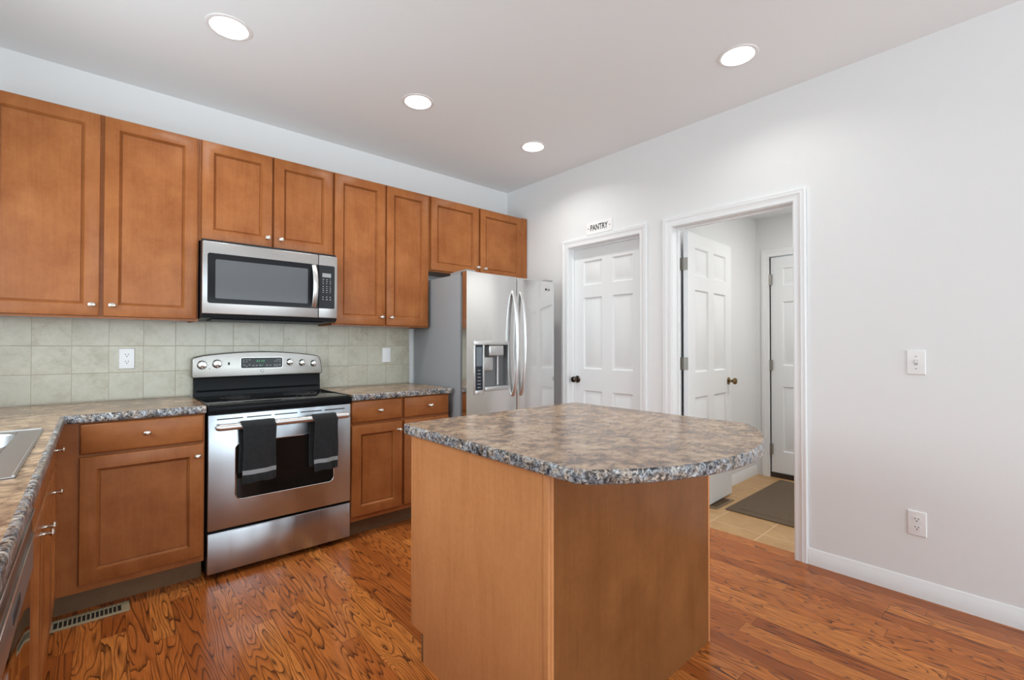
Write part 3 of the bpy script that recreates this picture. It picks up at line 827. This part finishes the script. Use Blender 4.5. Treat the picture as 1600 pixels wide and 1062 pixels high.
for z in (1.132, 1.120, 1.098, 1.090):
    for x in list([0.672 + 0.016 * i for i in range(3)]) + [0.852 + 0.016 * i for i in range(3)]:
        if random.random() < 0.85: b.box(x, x + random.uniform(0.006, 0.013), 3.3685, 3.3696, z, z + 0.0035)
for x in (0.725, 0.745, 0.765, 0.805, 0.825): b.box(x, x + 0.012, 3.3685, 3.3696, 1.094, 1.0985)
b.lathe([(0.0, 0.0), (0.004, 0.0), (0.004, 0.001), (0.0, 0.001)], RX(0.707, 3.3695, 1.1), 12)
b.cur = 2
for i, x in enumerate((0.748, 0.760, 0.776, 0.788)):
    b.box(x, x + 0.007, 3.3685, 3.3696, 1.120, 1.1225); b.box(x, x + 0.007, 3.3685, 3.3696, 1.128, 1.1305); b.box(x + 0.0055, x + 0.007, 3.3685, 3.3696, 1.1225, 1.128)
b.tube([(0.765, 3.369, 1.104), (0.778, 3.369, 1.094), (0.791, 3.369, 1.104)], 0.0012, 5)
dsp = PB.build('display_panel', [GLASSB, MARK, GREEND], cp); dsp['label'] = 'black glass touch panel with faint marks'
b = MB(); b.lathe([(0.0, 0.0), (0.0095, 0.0), (0.0095, 0.0015), (0.008, 0.002), (0.0, 0.002)], RX(0.783, 3.372, 1.060), 24); o = b.build('badge', plain('badge_grey', (0.12, 0.12, 0.12), 0.3, 0.6), cp)
b = MB(); text_into(b, 'GE', 0.0105, TY(0.783, 3.3697, 1.060), 0.0, 0.0003); b.build('badge_lettering', CHROME, o, smooth=False)
b = MB(); b.box(0.587, 0.598, 3.369, 3.3725, 1.104, 1.120, 0.001); b.build('indicator_window', SLOT, cp)
for x, z in ((0.490, 1.083), (1.062, 1.083)):
    b = MB(); b.lathe([(0, 0), (0.0028, 0), (0.0028, 0.001), (0, 0.001)], RX(x, 3.372, z), 10); b.build('indicator_dot', SLOT, cp)
for kx, kz, kr in ((0.450, 1.107, 0.027), (0.529, 1.112, 0.027), (0.953, 1.114, 0.023), (1.033, 1.108, 0.023), (1.110, 1.102, 0.023)):
    b = MB()
    b.lathe([(kr, 0.0), (kr, 0.003), (kr * 0.93, 0.006), (kr * 0.80, 0.016), (kr * 0.72, 0.021), (kr * 0.3, 0.022), (0, 0.022)], RX(kx, 3.372, kz), 28)
    b.box(kx - 0.006, kx + 0.006, 3.372 - 0.032, 3.372 - 0.018, kz - kr * 0.86, kz + kr * 0.86, 0.003)
    b.build('burner_knob', CHROME, cp)
    b = MB()
    for i in range(11):
        a = radians(-60 + i * 30); rr = kr * 1.33
        b.box(kx + rr * sin(a) - 0.0009, kx + rr * sin(a) + 0.0009, 3.3712, 3.3722, kz + rr * cos(a) - 0.0009, kz + rr * cos(a) + 0.0009)
    b.build('dial_marks', INK, cp)

# towels over the oven handle
def towel(label, x0, x1, zf, zb, seed, band, shift):
    random.seed(seed); ph = [random.uniform(0, 6) for _ in range(6)]
    nx = 22; rad = 0.0235
    path = []
    zs = hz
    nf = 26
    for i in range(nf + 1): path.append((hy - 0.004 - rad - 0.003, zf + (zs - zf) * i / nf, 0))
    for i in range(1, 12):
        a = pi * i / 12; path.append((hy - 0.004 - rad * cos(a), zs + rad * sin(a) * 0.98, 1))
    for i in range(nf + 1): path.append((hy - 0.004 + rad + 0.002, zs - (zs - zb) * i / nf, 2))
    V = []; F = []; mi = []
    for j, (y, z, s_) in enumerate(path):
        for i in range(nx + 1):
            u = i / nx; x = x0 + (x1 - x0) * u
            drop = max(0, zs - z)
            wob = 0.007 * drop / 0.3 * (sin(u * 7 + ph[0]) + 0.6 * sin(u * 13 + ph[1] + z * 9))
            yy = y + (wob if s_ == 0 else (-wob * 0.5 if s_ == 2 else 0)) - (0.002 * sin(u * pi) if s_ != 2 else 0)
            xx = x + (shift * (1 if s_ == 2 else 0.5 if s_ == 1 else 0)) + 0.004 * sin(z * 22 + ph[2]) * (u - 0.5)
            zz = z - (0.006 * (u - 0.5) * 2 * band if s_ == 0 else 0) * (drop / 0.3)
            if s_ == 0 and j < 2: zz += 0.003 * sin(u * 9 + ph[3])
            V.append((xx, min(yy, RF - 0.006), zz))
    W_ = nx + 1
    for j in range(len(path) - 1):
        for i in range(nx):
            F.append((j * W_ + i, j * W_ + i + 1, (j + 1) * W_ + i + 1, (j + 1) * W_ + i))
    b = MB(); b.v = [Vector(v) for v in V]; b.f = [list(f) for f in F]
    for j in range(len(path) - 1):
        for i in range(nx):
            b.mi.append(1 if (path[j][2] == 0 and j in (4, 5)) else 0)
    o = b.build('towel', [TOWEL, BAND])
    sm = o.modifiers.new('thickness', 'SOLIDIFY'); sm.thickness = 0.007; sm.offset = 0
    sb = o.modifiers.new('soft', 'SUBSURF'); sb.levels = 1; sb.render_levels = 1
    return tag(o, label, 'towel', 'charcoal towels on the oven handle')
towel('charcoal hand towel hanging on the left half of the oven handle', 0.555, 0.716, 0.497, 0.545, 3, -0.4, -0.012)
towel('charcoal hand towel hanging near the right end of the oven handle', 0.918, 1.056, 0.497, 0.515, 8, -0.3, -0.014)

# ------------------------------------------------------------------ microwave
MF = 3.070
t = thing('microwave', 'stainless over-the-range microwave with black window', 'microwave', (0.785, 3.25, 1.38))
b = MB(); b.box(0.410, 1.160, MF + 0.03, 3.455, 1.385, 1.830); b.build('body', DARKPLAS, t)
b = MB(); b.prism([(MF + 0.006, 1.405), (MF + 0.025, 1.383), (3.45, 1.376), (3.45, 1.384), (MF + 0.03, 1.405)], 'x', 0.409, 1.160)
b.box(0.46, 1.10, MF + 0.05, 3.30, 1.3715, 1.379); b.build('vent_base', DARKPLAS, t)
b = MB(); b.box(0.408, 1.0375, MF, MF + 0.03, 1.406, 1.814, 0.004)
md = b.build('door', STEELM, t)
b = MB(); b.prism(rrect(0.432, 1.036, 1.466, 1.749, 0.012, rs=(0.012, 0.001, 0.001, 0.012)), 'y', MF - 0.0025, MF + 0.001); wn_ = b.build('window', plain('microwave_glass', (0.014, 0.014, 0.016), 0.08, spec=0.08), md); wn_['label'] = 'black glass microwave window'
b = MB(); b.prism(rrect(0.470, 0.972, 1.494, 1.716, 0.008), 'y', MF - 0.0030, MF - 0.0024); b.build('window_mesh_reflection', plain('microwave_screen_reflection', (0.105, 0.108, 0.115), 0.12, spec=0.2), wn_)  # grey of this panel imitates a reflection in the window glass
b = MB()
hp = [(1.010, MF - 0.002 - 0.038 * sin(pi * i / 16) ** 0.75, 1.474 + (1.742 - 1.474) * i / 16) for i in range(17)]
b.tube(hp, 0.0055, 12, 0.0155); b.build('handle', HANDLE, md)
b = MB(); text_into(b, 'Whirlpool', 0.016, TY(0.79, MF - 0.0004, 1.782), 0, 0.0002); o = b.build('brand_lettering', plain('etched_grey', (0.30, 0.30, 0.30), 0.5), md, smooth=False)
b = MB(); b.box(1.0405, 1.160, MF, MF + 0.03, 1.406, 1.814, 0.004)
mp = b.build('control_section', STEELM, t)
b = MB(); b.prism(rrect(1.0415, 1.142, 1.468, 1.749, 0.010, rs=(0.001, 0.010, 0.010, 0.001)), 'y', MF - 0.0025, MF + 0.001)
b.cur = 1; random.seed(2)
for r_i, z in enumerate((1.655, 1.642, 1.629, 1.610, 1.597, 1.584, 1.571, 1.540, 1.524)):
    for x in (1.064, 1.087, 1.110): b.box(x, x + random.uniform(0.005, 0.009), MF - 0.0030, MF - 0.0022, z, z + (0.004 if r_i < 7 else 0.006))
kp = b.build('keypad', [DARKPLAS, MARK], mp); kp['label'] = 'black keypad with small printed keys'
b = MB(); b.box(1.062, 1.118, MF - 0.0032, MF - 0.002, 1.672, 1.698); b.build('display', DISPW, kp)

# ------------------------------------------------------------------ fridge
FF = 2.690; FX0, FX1, FS = 1.942, 2.853, 2.427
t = thing('refrigerator', 'stainless side-by-side refrigerator with grey sides beside the pantry door', 'refrigerator', (2.4, 3.08, 0))
b = MB(); b.box(FX0 + 0.003, FX1 - 0.003, 2.775, 3.435, 0.02, 1.750, 0.006); b.build('cabinet', GREYSIDE, t)
b = MB(); b.box(FX0 + 0.02, FX1 - 0.02, 2.745, 2.7755, 0.10, 1.742); b.build('gasket', plain('gasket_grey', (0.10, 0.09, 0.08), 0.6), t)
for xa, xb in ((FX0 + 0.006, FX0 + 0.09), (FX1 - 0.09, FX1 - 0.006)):
    b = MB(); b.prism([(2.705, 1.765), (2.705, 1.776), (2.85, 1.772), (2.905, 1.7655), (2.905, 1.7485), (2.77, 1.7485), (2.77, 1.765)], 'x', xa, xb); b.build('hinge_cover', MIDPLAS, t)
b = MB(); b.box(FX0 + 0.02, FX1 - 0.02, 2.73, 2.80, 0.0, 0.095); b.build('base_grille', DARKPLAS, t)
def fr_door(x0, x1, hole=None):
    b = MB(); zb, zt_ = 0.105, 1.762
    if not hole:
        b.box(x0, x1, FF, 2.742, zb, zt_, 0.007, 3)
    else:
        hx0, hx1, hz0, hz1 = hole
        b.box(x0, hx0, FF, 2.742, hz0, hz1); b.box(hx1, x1, FF, 2.742, hz0, hz1)
        b.box(x0, x1, FF, 2.742, zb, hz0); b.box(x0, x1, FF, 2.742, hz1, zt_); b.box(hx0, hx1, 2.7405, 2.742, hz0, hz1)
    return b
b = fr_door(FX0, FS - 0.0045, (2.103, 2.332, 0.914, 1.232)); dl = b.build('freezer_door', STEELF, t, smooth=False)
b = fr_door(FS + 0.0045, FX1); dr = b.build('fridge_door', STEELF, t)
# dispenser
b = MB(); b.box(2.009, 2.345, FF - 0.004, FF + 0.001, 1.232, 1.262, 0.0015); b.box(2.009, 2.020, FF - 0.004, FF + 0.001, 0.868, 1.232, 0.0015)
b.box(2.088, 2.103, FF - 0.004, FF + 0.001, 0.868, 1.232, 0.0015); b.box(2.020, 2.088, FF - 0.004, FF + 0.001, 0.868, 0.900, 0.0015)
b.box(2.332, 2.345, FF - 0.004, FF + 0.001, 0.900, 1.232, 0.0015)
b.build('dispenser_frame', plain('frame_silver', (0.62, 0.62, 0.61), 0.3, 0.8), dl)
b = MB(); b.box(2.020, 2.088, FF - 0.002, FF + 0.001, 0.900, 1.232); b.cur = 1
for i in range(6): b.box(2.040, 2.068, FF - 0.003, FF - 0.0018, 0.918 + i * 0.025, 0.922 + i * 0.025)
pn = b.build('touch_panel', [BLUEDARK, MARK], dl); pn['label'] = 'dark navy touch panel'
b = MB(); b.box(2.028, 2.080, FF - 0.003, FF - 0.0018, 1.076, 1.215); b.build('lcd_screen', LCD, pn)
cavm = plain('cavity_grey', (0.16, 0.165, 0.17), 0.4)
b = MB()
x0, x1, z0, z1, yb = 2.104, 2.331, 0.915, 1.231, 2.7395
b.add([(x0, FF, z0), (x0, yb, z0), (x0, yb, z1), (x0, FF, z1), (x1, FF, z0), (x1, yb, z0), (x1, yb, z1), (x1, FF, z1)],
      [(0, 1, 2, 3), (5, 4, 7, 6), (1, 5, 6, 2), (3, 2, 6, 7), (1, 0, 4, 5)])
b.build('dispenser_cavity', cavm, dl, smooth=False)
b = MB(); b.box(2.150, 2.290, FF - 0.004, 2.738, 1.150, 1.228, 0.008, 3); b.build('spout', plain('spout_silver', (0.55, 0.55, 0.55), 0.25, 0.7), dl)
b = MB(); b.box(2.112, 2.205, 2.712, 2.738, 1.040, 1.140, 0.006); b.build('paddle', plain('paddle_silver', (0.5, 0.5, 0.5), 0.3, 0.7), dl)
b = MB(); b.tube([(2.258, 2.724, 0.93), (2.258, 2.724, 1.15)], 0.006, 10); b.build('water_tube', WPLAST, dl)
b = MB(); b.box(2.104, 2.334, FF - 0.012, 2.738, 0.888, 0.922, 0.005); b.build('drip_tray', plain('tray_silver', (0.5, 0.5, 0.5), 0.3, 0.7), dl)
for hx, par, sg in ((2.386, dl, -1), (2.468, dr, 1)):
    b = MB()
    hp = []
    for i in range(25):
        u = i / 24; hp.append((hx, FF + 0.002 - 0.062 * sin(pi * u) ** 0.55, 0.838 + (1.648 - 0.838) * u))
    b.tube(hp, 0.0125, 14, 0.019); b.build('handle', HANDLE, par)
b = MB(); b.lathe([(0, 0), (0.010, 0), (0.010, 0.001), (0, 0.001)], RX(2.752, FF, 1.693), 20); text_into(b, 'LG', 0.022, TY(2.784, FF - 0.0006, 1.692), 0.0005, 0.0003)
b.build('badge', INK, dr, smooth=False)

# ------------------------------------------------------------------ island
IX0, IX1, IY0, IY1 = 0.934, 1.898, 0.903, 1.600
t = thing('kitchen_island', 'maple kitchen island with plain panels in the middle of the floor', 'island', ((IX0 + IX1) / 2, 1.28, 0))
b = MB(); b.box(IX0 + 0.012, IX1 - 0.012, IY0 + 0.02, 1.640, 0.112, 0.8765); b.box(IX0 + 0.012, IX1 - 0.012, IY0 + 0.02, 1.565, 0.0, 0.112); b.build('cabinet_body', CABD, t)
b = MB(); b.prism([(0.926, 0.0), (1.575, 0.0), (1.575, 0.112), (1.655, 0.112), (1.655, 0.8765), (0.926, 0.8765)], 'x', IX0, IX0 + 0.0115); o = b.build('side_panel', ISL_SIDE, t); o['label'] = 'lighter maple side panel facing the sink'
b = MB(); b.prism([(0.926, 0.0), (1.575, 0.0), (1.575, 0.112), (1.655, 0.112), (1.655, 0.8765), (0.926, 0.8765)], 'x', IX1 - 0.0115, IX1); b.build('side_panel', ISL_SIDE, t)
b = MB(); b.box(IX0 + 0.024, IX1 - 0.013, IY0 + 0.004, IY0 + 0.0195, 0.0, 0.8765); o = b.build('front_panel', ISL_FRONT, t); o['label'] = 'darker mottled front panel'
b = MB(); b.box(IX0 - 0.001, IX0 + 0.0115, IY0 + 0.001, 0.9255, 0.0, 0.876, 0.0025); b.box(IX0 + 0.0118, IX0 + 0.0235, IY0 + 0.001, IY0 + 0.0195, 0.0, 0.876, 0.002); b.build('corner_post', ISL_SIDE, t)
b = MB(); b.box(IX1 - 0.0125, IX1 + 0.001, IY0 + 0.0005, 0.9255, 0.0, 0.876, 0.0025); b.build('corner_post', ISL_SIDE, t)
b = MB(); b.box(IX0 - 0.002, IX0 + 0.0115, 1.6555, 1.668, 0.112, 0.8765, 0.002); b.build('rear_stile', ISL_SIDE, t)
b = MB(); b.box(IX0 + 0.001, IX1 - 0.001, 1.5755, 1.590, 0.0, 0.109, 0.001); b.build('toe_kick', TOE, t)
for k in range(2):
    xa = IX0 + 0.012 + k * 0.470; xb = xa + 0.466
    M = Matrix.Translation(((xa + xb), 2 * 1.668, 0)) @ Matrix.Rotation(pi, 4, 'Z')
    b = MB(); y = 1.668
    b.rings(xa, xb, 0.146, 0.720, [(0, y + 0.004), (0.004, y), (0.058, y), (0.066, y + 0.008)], y + 0.019, M); b.build('door', CAB, t)
    b = MB(); b.rings(xa, xb, 0.733, 0.871, [(0, y + 0.010), (0.010, y)], y + 0.019, M); b.build('drawer', CABX, t)

t = thing('island_worktop', 'speckled brown laminate island top with a bowed front', 'worktop', (1.42, 1.2, TZ - TH))
TZ, TH = 0.9145, 0.0385
def plan():
    P = []
    xl, xr, yb_, rc = 0.898, 1.958, 1.692, 0.035
    cxa, R_, apex = 1.425, 0.776, 0.562
    cyc = apex + R_
    # start at back-left, go counter-clockwise (interior on the left): back-left -> down the left side -> front arc -> right side -> back
    P += [(xl + rc * (1 - sin(a)), yb_ - rc + rc * cos(a)) for a in [pi / 2 * i / 6 for i in range(7)]]
    def arcpt(x): return cyc - sqrt(R_ * R_ - (x - cxa) ** 2)
    # front-left corner: fillet between x=xl and arc
    rl = 0.075
    # circle of radius rl tangent to x=xl and internally tangent to arc
    cx1 = xl + rl; d = R_ - rl; cy1 = cyc - sqrt(d * d - (cx1 - cxa) ** 2)
    a_end = atan2(cy1 - cyc, cx1 - cxa)          # direction to the tangency
    a0 = -pi; a1 = a_end
    if a1 > 0: a1 -= 2 * pi
    P += [(cx1 + rl * cos(a0 + (a1 - a0) * i / 8), cy1 + rl * sin(a0 + (a1 - a0) * i / 8)) for i in range(9)]
    cx2 = xr - rl; cy2 = cyc - sqrt(d * d - (cx2 - cxa) ** 2); a2 = atan2(cy2 - cyc, cx2 - cxa)
    if a2 > 0: a2 -= 2 * pi
    P += [(cxa + R_ * cos(a1 + (a2 - a1) * i / 36), cyc + R_ * sin(a1 + (a2 - a1) * i / 36)) for i in range(1, 36)]
    P += [(cx2 + rl * cos(a2 + (0 - a2) * i / 8), cy2 + rl * sin(a2 + (0 - a2) * i / 8)) for i in range(9)]
    P += [(xr - rc * (1 - cos(a)), yb_ - rc + rc * sin(a)) for a in [pi / 2 * i / 6 for i in range(7)]]
    return P
PL = plan()
def offset_in(P, d):
    out = []; n = len(P)
    for i in range(n):
        a, p, c = Vector(P[i - 1]), Vector(P[i]), Vector(P[(i + 1) % n])
        n1 = (p - a).normalized(); n2 = (c - p).normalized()
        m = (Vector((-n1.y, n1.x)) + Vector((-n2.y, n2.x))).normalized(); k = 1 / max(0.4, m.dot(Vector((-n1.y, n1.x))))
        q = p + m * d * k; out.append((q.x, q.y))
    return out
b = MB(); b.prism(offset_in(PL, 0.006), 'z', TZ - TH + 0.001, TZ - 0.0002); b.build('worktop_slab', TOP, t, smooth=False)
edge_strip(PL, parent=t, inward=0.0061, closed=True)

# ------------------------------------------------------------------ small wall things
def outlet_y(label, x, z):
    t = thing('wall_outlet', label, 'outlet', (x, WY - 0.008, z), group='white duplex outlets')
    y = WY - 0.0075
    b = MB(); b.rings(x - 0.036, x + 0.036, z - 0.059, z + 0.059, [(0, y - 0.002), (0.003, y - 0.006), (0.006, y - 0.0065)], y); b.build('cover_plate', WPLAST, t)
    for dz in (0.020, -0.020):
        b = MB(); b.lathe([(0.0165, 0), (0.0165, 0.0015), (0.0, 0.0016)], RX(x, y - 0.0065, z + dz), 20, 1, 0.85); o = b.build('receptacle', WPLAST, t)
        b = MB(); b.box(x - 0.0075, x - 0.0050, y - 0.0088, y - 0.0078, z + dz, z + dz + 0.008); b.box(x + 0.0050, x + 0.0075, y - 0.0088, y - 0.0078, z + dz, z + dz + 0.008)
        b.lathe([(0.0028, 0), (0.0028, 0.001), (0, 0.001)], RX(x, y - 0.0078, z + dz - 0.007), 10); b.build('slots', SLOT, o)
    return t
outlet_y('white duplex outlet on the tile backsplash left of the range', 0.099, 1.151)
t = thing('wall_switch', 'white rocker switch on the tile backsplash near the fridge', 'switch', (1.705, WY - 0.008, 1.150))
y = WY - 0.0075
b = MB(); b.rings(1.669, 1.741, 1.091, 1.209, [(0, y - 0.002), (0.003, y - 0.006), (0.006, y - 0.0065)], y); b.build('cover_plate', WPLAST, t)
b = MB(); b.box(1.688, 1.722, y - 0.0105, y - 0.006, 1.117, 1.183, 0.002); b.build('rocker', WPLAST, t)

def plate_x(t, yc, z):
    x = WX
    b = MB(); M = Matrix.Translation((x, yc, z)) @ Matrix.Rotation(-pi / 2, 4, 'Z')
    b.rings(-0.036, 0.036, -0.060, 0.060, [(0, -0.002), (0.003, -0.006), (0.006, -0.0065)], 0.0, M); b.build('cover_plate', WPLAST, t)
    return M
t = thing('light_switch', 'white toggle light switch on the right wall', 'switch', (WX, 0.388, 1.146))
M = plate_x(t, 0.388, 1.146)
b = MB(); b.box(-0.0065, 0.0065, -0.0075, -0.0055, -0.013, 0.013, 0.0, 1, M); b.build('toggle_slot', plain('slot_shade_grey', (0.45, 0.45, 0.45), 0.5), t)
b = MB(); b.box(-0.0045, 0.0045, -0.016, -0.0065, -0.001, 0.010, 0.001, 1, M); b.build('toggle', WPLAST, t)
for dz in (0.030, -0.030):
    b = MB(); b.lathe([(0.003, 0), (0.003, 0.001), (0, 0.0012)], M @ RX(0, -0.0065, dz), 10); b.build('screw', MIDPLAS, t)
t = thing('wall_outlet', 'white duplex outlet low on the right wall below the light switch', 'outlet', (WX, 0.390, 0.358), group='white duplex outlets')
M = plate_x(t, 0.390, 0.358)
for dz in (0.020, -0.020):
    b = MB(); b.lathe([(0.0165, 0), (0.0165, 0.0015), (0.0, 0.0016)], M @ RX(0, -0.0065, dz), 20, 1, 0.85); o = b.build('receptacle', WPLAST, t)
    b = MB(); b.box(-0.0075, -0.0050, -0.0088, -0.0078, dz, dz + 0.008, 0, 1, M); b.box(0.0050, 0.0075, -0.0088, -0.0078, dz, dz + 0.008, 0, 1, M)
    b.lathe([(0.0028, 0), (0.0028, 0.001), (0, 0.001)], M @ RX(0, -0.0078, dz - 0.007), 10); b.build('slots', SLOT, o)

t = thing('pantry_sign', 'small white sign reading PANTRY above the pantry door', 'sign', (WX, 2.325, 2.137))
b = MB(); b.box(WX - 0.008, WX - 0.0005, 2.197, 2.453, 2.137, 2.232, 0.001, 1); b.build('sign_board', plain('sign_white', (0.86, 0.86, 0.86), 0.5), t)
b = MB(); text_into(b, 'PANTRY', 0.066, TX(WX - 0.0082, 2.326, 2.186), 0.0014, 0.0004, 0.70)
for yy in (2.433, 2.219): b.box(WX - 0.0088, WX - 0.0078, yy - 0.005, yy + 0.005, 2.183, 2.189)
b.build('sign_lettering', INK, t, smooth=False)

# ------------------------------------------------------------------ floor registers and mat
def register(label, x0, x1, y0, y1, mat, group):
    t = thing('floor_register', label, 'floor register', ((x0 + x1) / 2, (y0 + y1) / 2, 0), group=group)
    b = MB(); z = 0.006; e = 0.018
    b.box(x0, x1, y0, y0 + e, 0.0003, z, 0.0015, 1); b.box(x0, x1, y1 - e, y1, 0.0003, z, 0.0015, 1)
    b.box(x0, x0 + 0.03, y0 + e, y1 - e, 0.0003, z); b.box(x1 - 0.03, x1, y0 + e, y1 - e, 0.0003, z); b.build('frame', mat, t)
    b = MB(); b.box(x0 + 0.03, x1 - 0.03, y0 + e, y1 - e, 0.0003, 0.0012); b.build('duct_shade_plate', TOEDARK, t)  # black plate stands in for the shade inside the duct
    b = MB(); n = int((x1 - x0 - 0.06) / 0.0145)
    for i in range(1, n):
        xx = x0 + 0.03 + (x1 - x0 - 0.06) * i / n; b.box(xx - 0.0022, xx + 0.0022, y0 + e, y1 - e, 0.0014, z - 0.0005)
    b.build('louvers', mat, t)
register('beige metal floor register in front of the left base cabinet', -0.186, 0.100, 2.786, 2.888, REGM, 'metal floor registers')
register('brown floor register on the mudroom tile under the open door', 3.450, 3.755, 1.588, 1.690, REGB, 'metal floor registers')

b = MB(); x0, x1, y0, y1 = 3.497, 4.62, 0.80, 1.548
b.prism(rrect(x0, x1, y0, y1, 0.012), 'z', 0.0005, 0.008, 0.002, 1)
b.box(x0 + 0.075, x1 - 0.075, y0 + 0.075, y1 - 0.075, 0.006, 0.0105, 0.002, 1)
tag(b.build('door_mat', MATM), 'brown rectangular entry mat on the mudroom tile', 'mat')

# ------------------------------------------------------------------ recessed lights
for (x, y), lab in zip(LAMPS, ('lit recessed ceiling light nearest the left cabinets', 'lit recessed ceiling light above and right of the microwave',
                               'lit recessed ceiling light nearest the corner above the fridge', 'lit recessed ceiling light nearest the open doorway')):
    t = thing('recessed_light', lab, 'ceiling light', (x, y, CZ), group='recessed ceiling lights')
    M = Matrix.Translation((x, y, CZ))
    b = MB(); V = []; prof = [(0.098, -0.0003), (0.096, -0.003), (0.085, -0.006), (0.080, -0.004), (0.0795, 0.0)]
    n = 40
    b.keep = True
    for r, z in prof:
        for i in range(n): V.append((x + r * cos(2 * pi * i / n), y + r * sin(2 * pi * i / n), CZ + z))
    b.add(V, [(k * n + i, k * n + (i + 1) % n, (k + 1) * n + (i + 1) % n, (k + 1) * n + i) for k in range(4) for i in range(n)]); b.build('trim_ring', WPLAST, t)
    b = MB(); b.keep = True; V = []
    for r, z in [(0.0795, 0.0), (0.076, 0.012), (0.066, 0.022)]:
        for i in range(n): V.append((x + r * cos(2 * pi * i / n), y + r * sin(2 * pi * i / n), CZ + z))
    b.add(V, [(k * n + i, (k + 1) * n + i, (k + 1) * n + (i + 1) % n, k * n + (i + 1) % n) for k in range(2) for i in range(n)]); b.build('baffle', BAFFLE, t)
    b = MB(); b.lathe([(0.0, 0.0), (0.067, 0.0), (0.067, 0.004), (0.0, 0.004)], Matrix.Translation((x, y, CZ + 0.021)), 40); b.build('lens', LENS, t)
    L = area('lamp_light', (0, 0, 0.014), (0, 0, -1), 0.12, 0.12, 2.6 if y < 2 else 5.6, (0.97, 0.97, 0.93), t, 'DISK', 140)

# added area light under the mudroom ceiling
area('mudroom_fill_light', (3.9, 0.75, MZ - 0.03), (0, 0, -1), 0.35, 0.35, 13.5, (1.0, 0.975, 0.94), None, 'DISK')
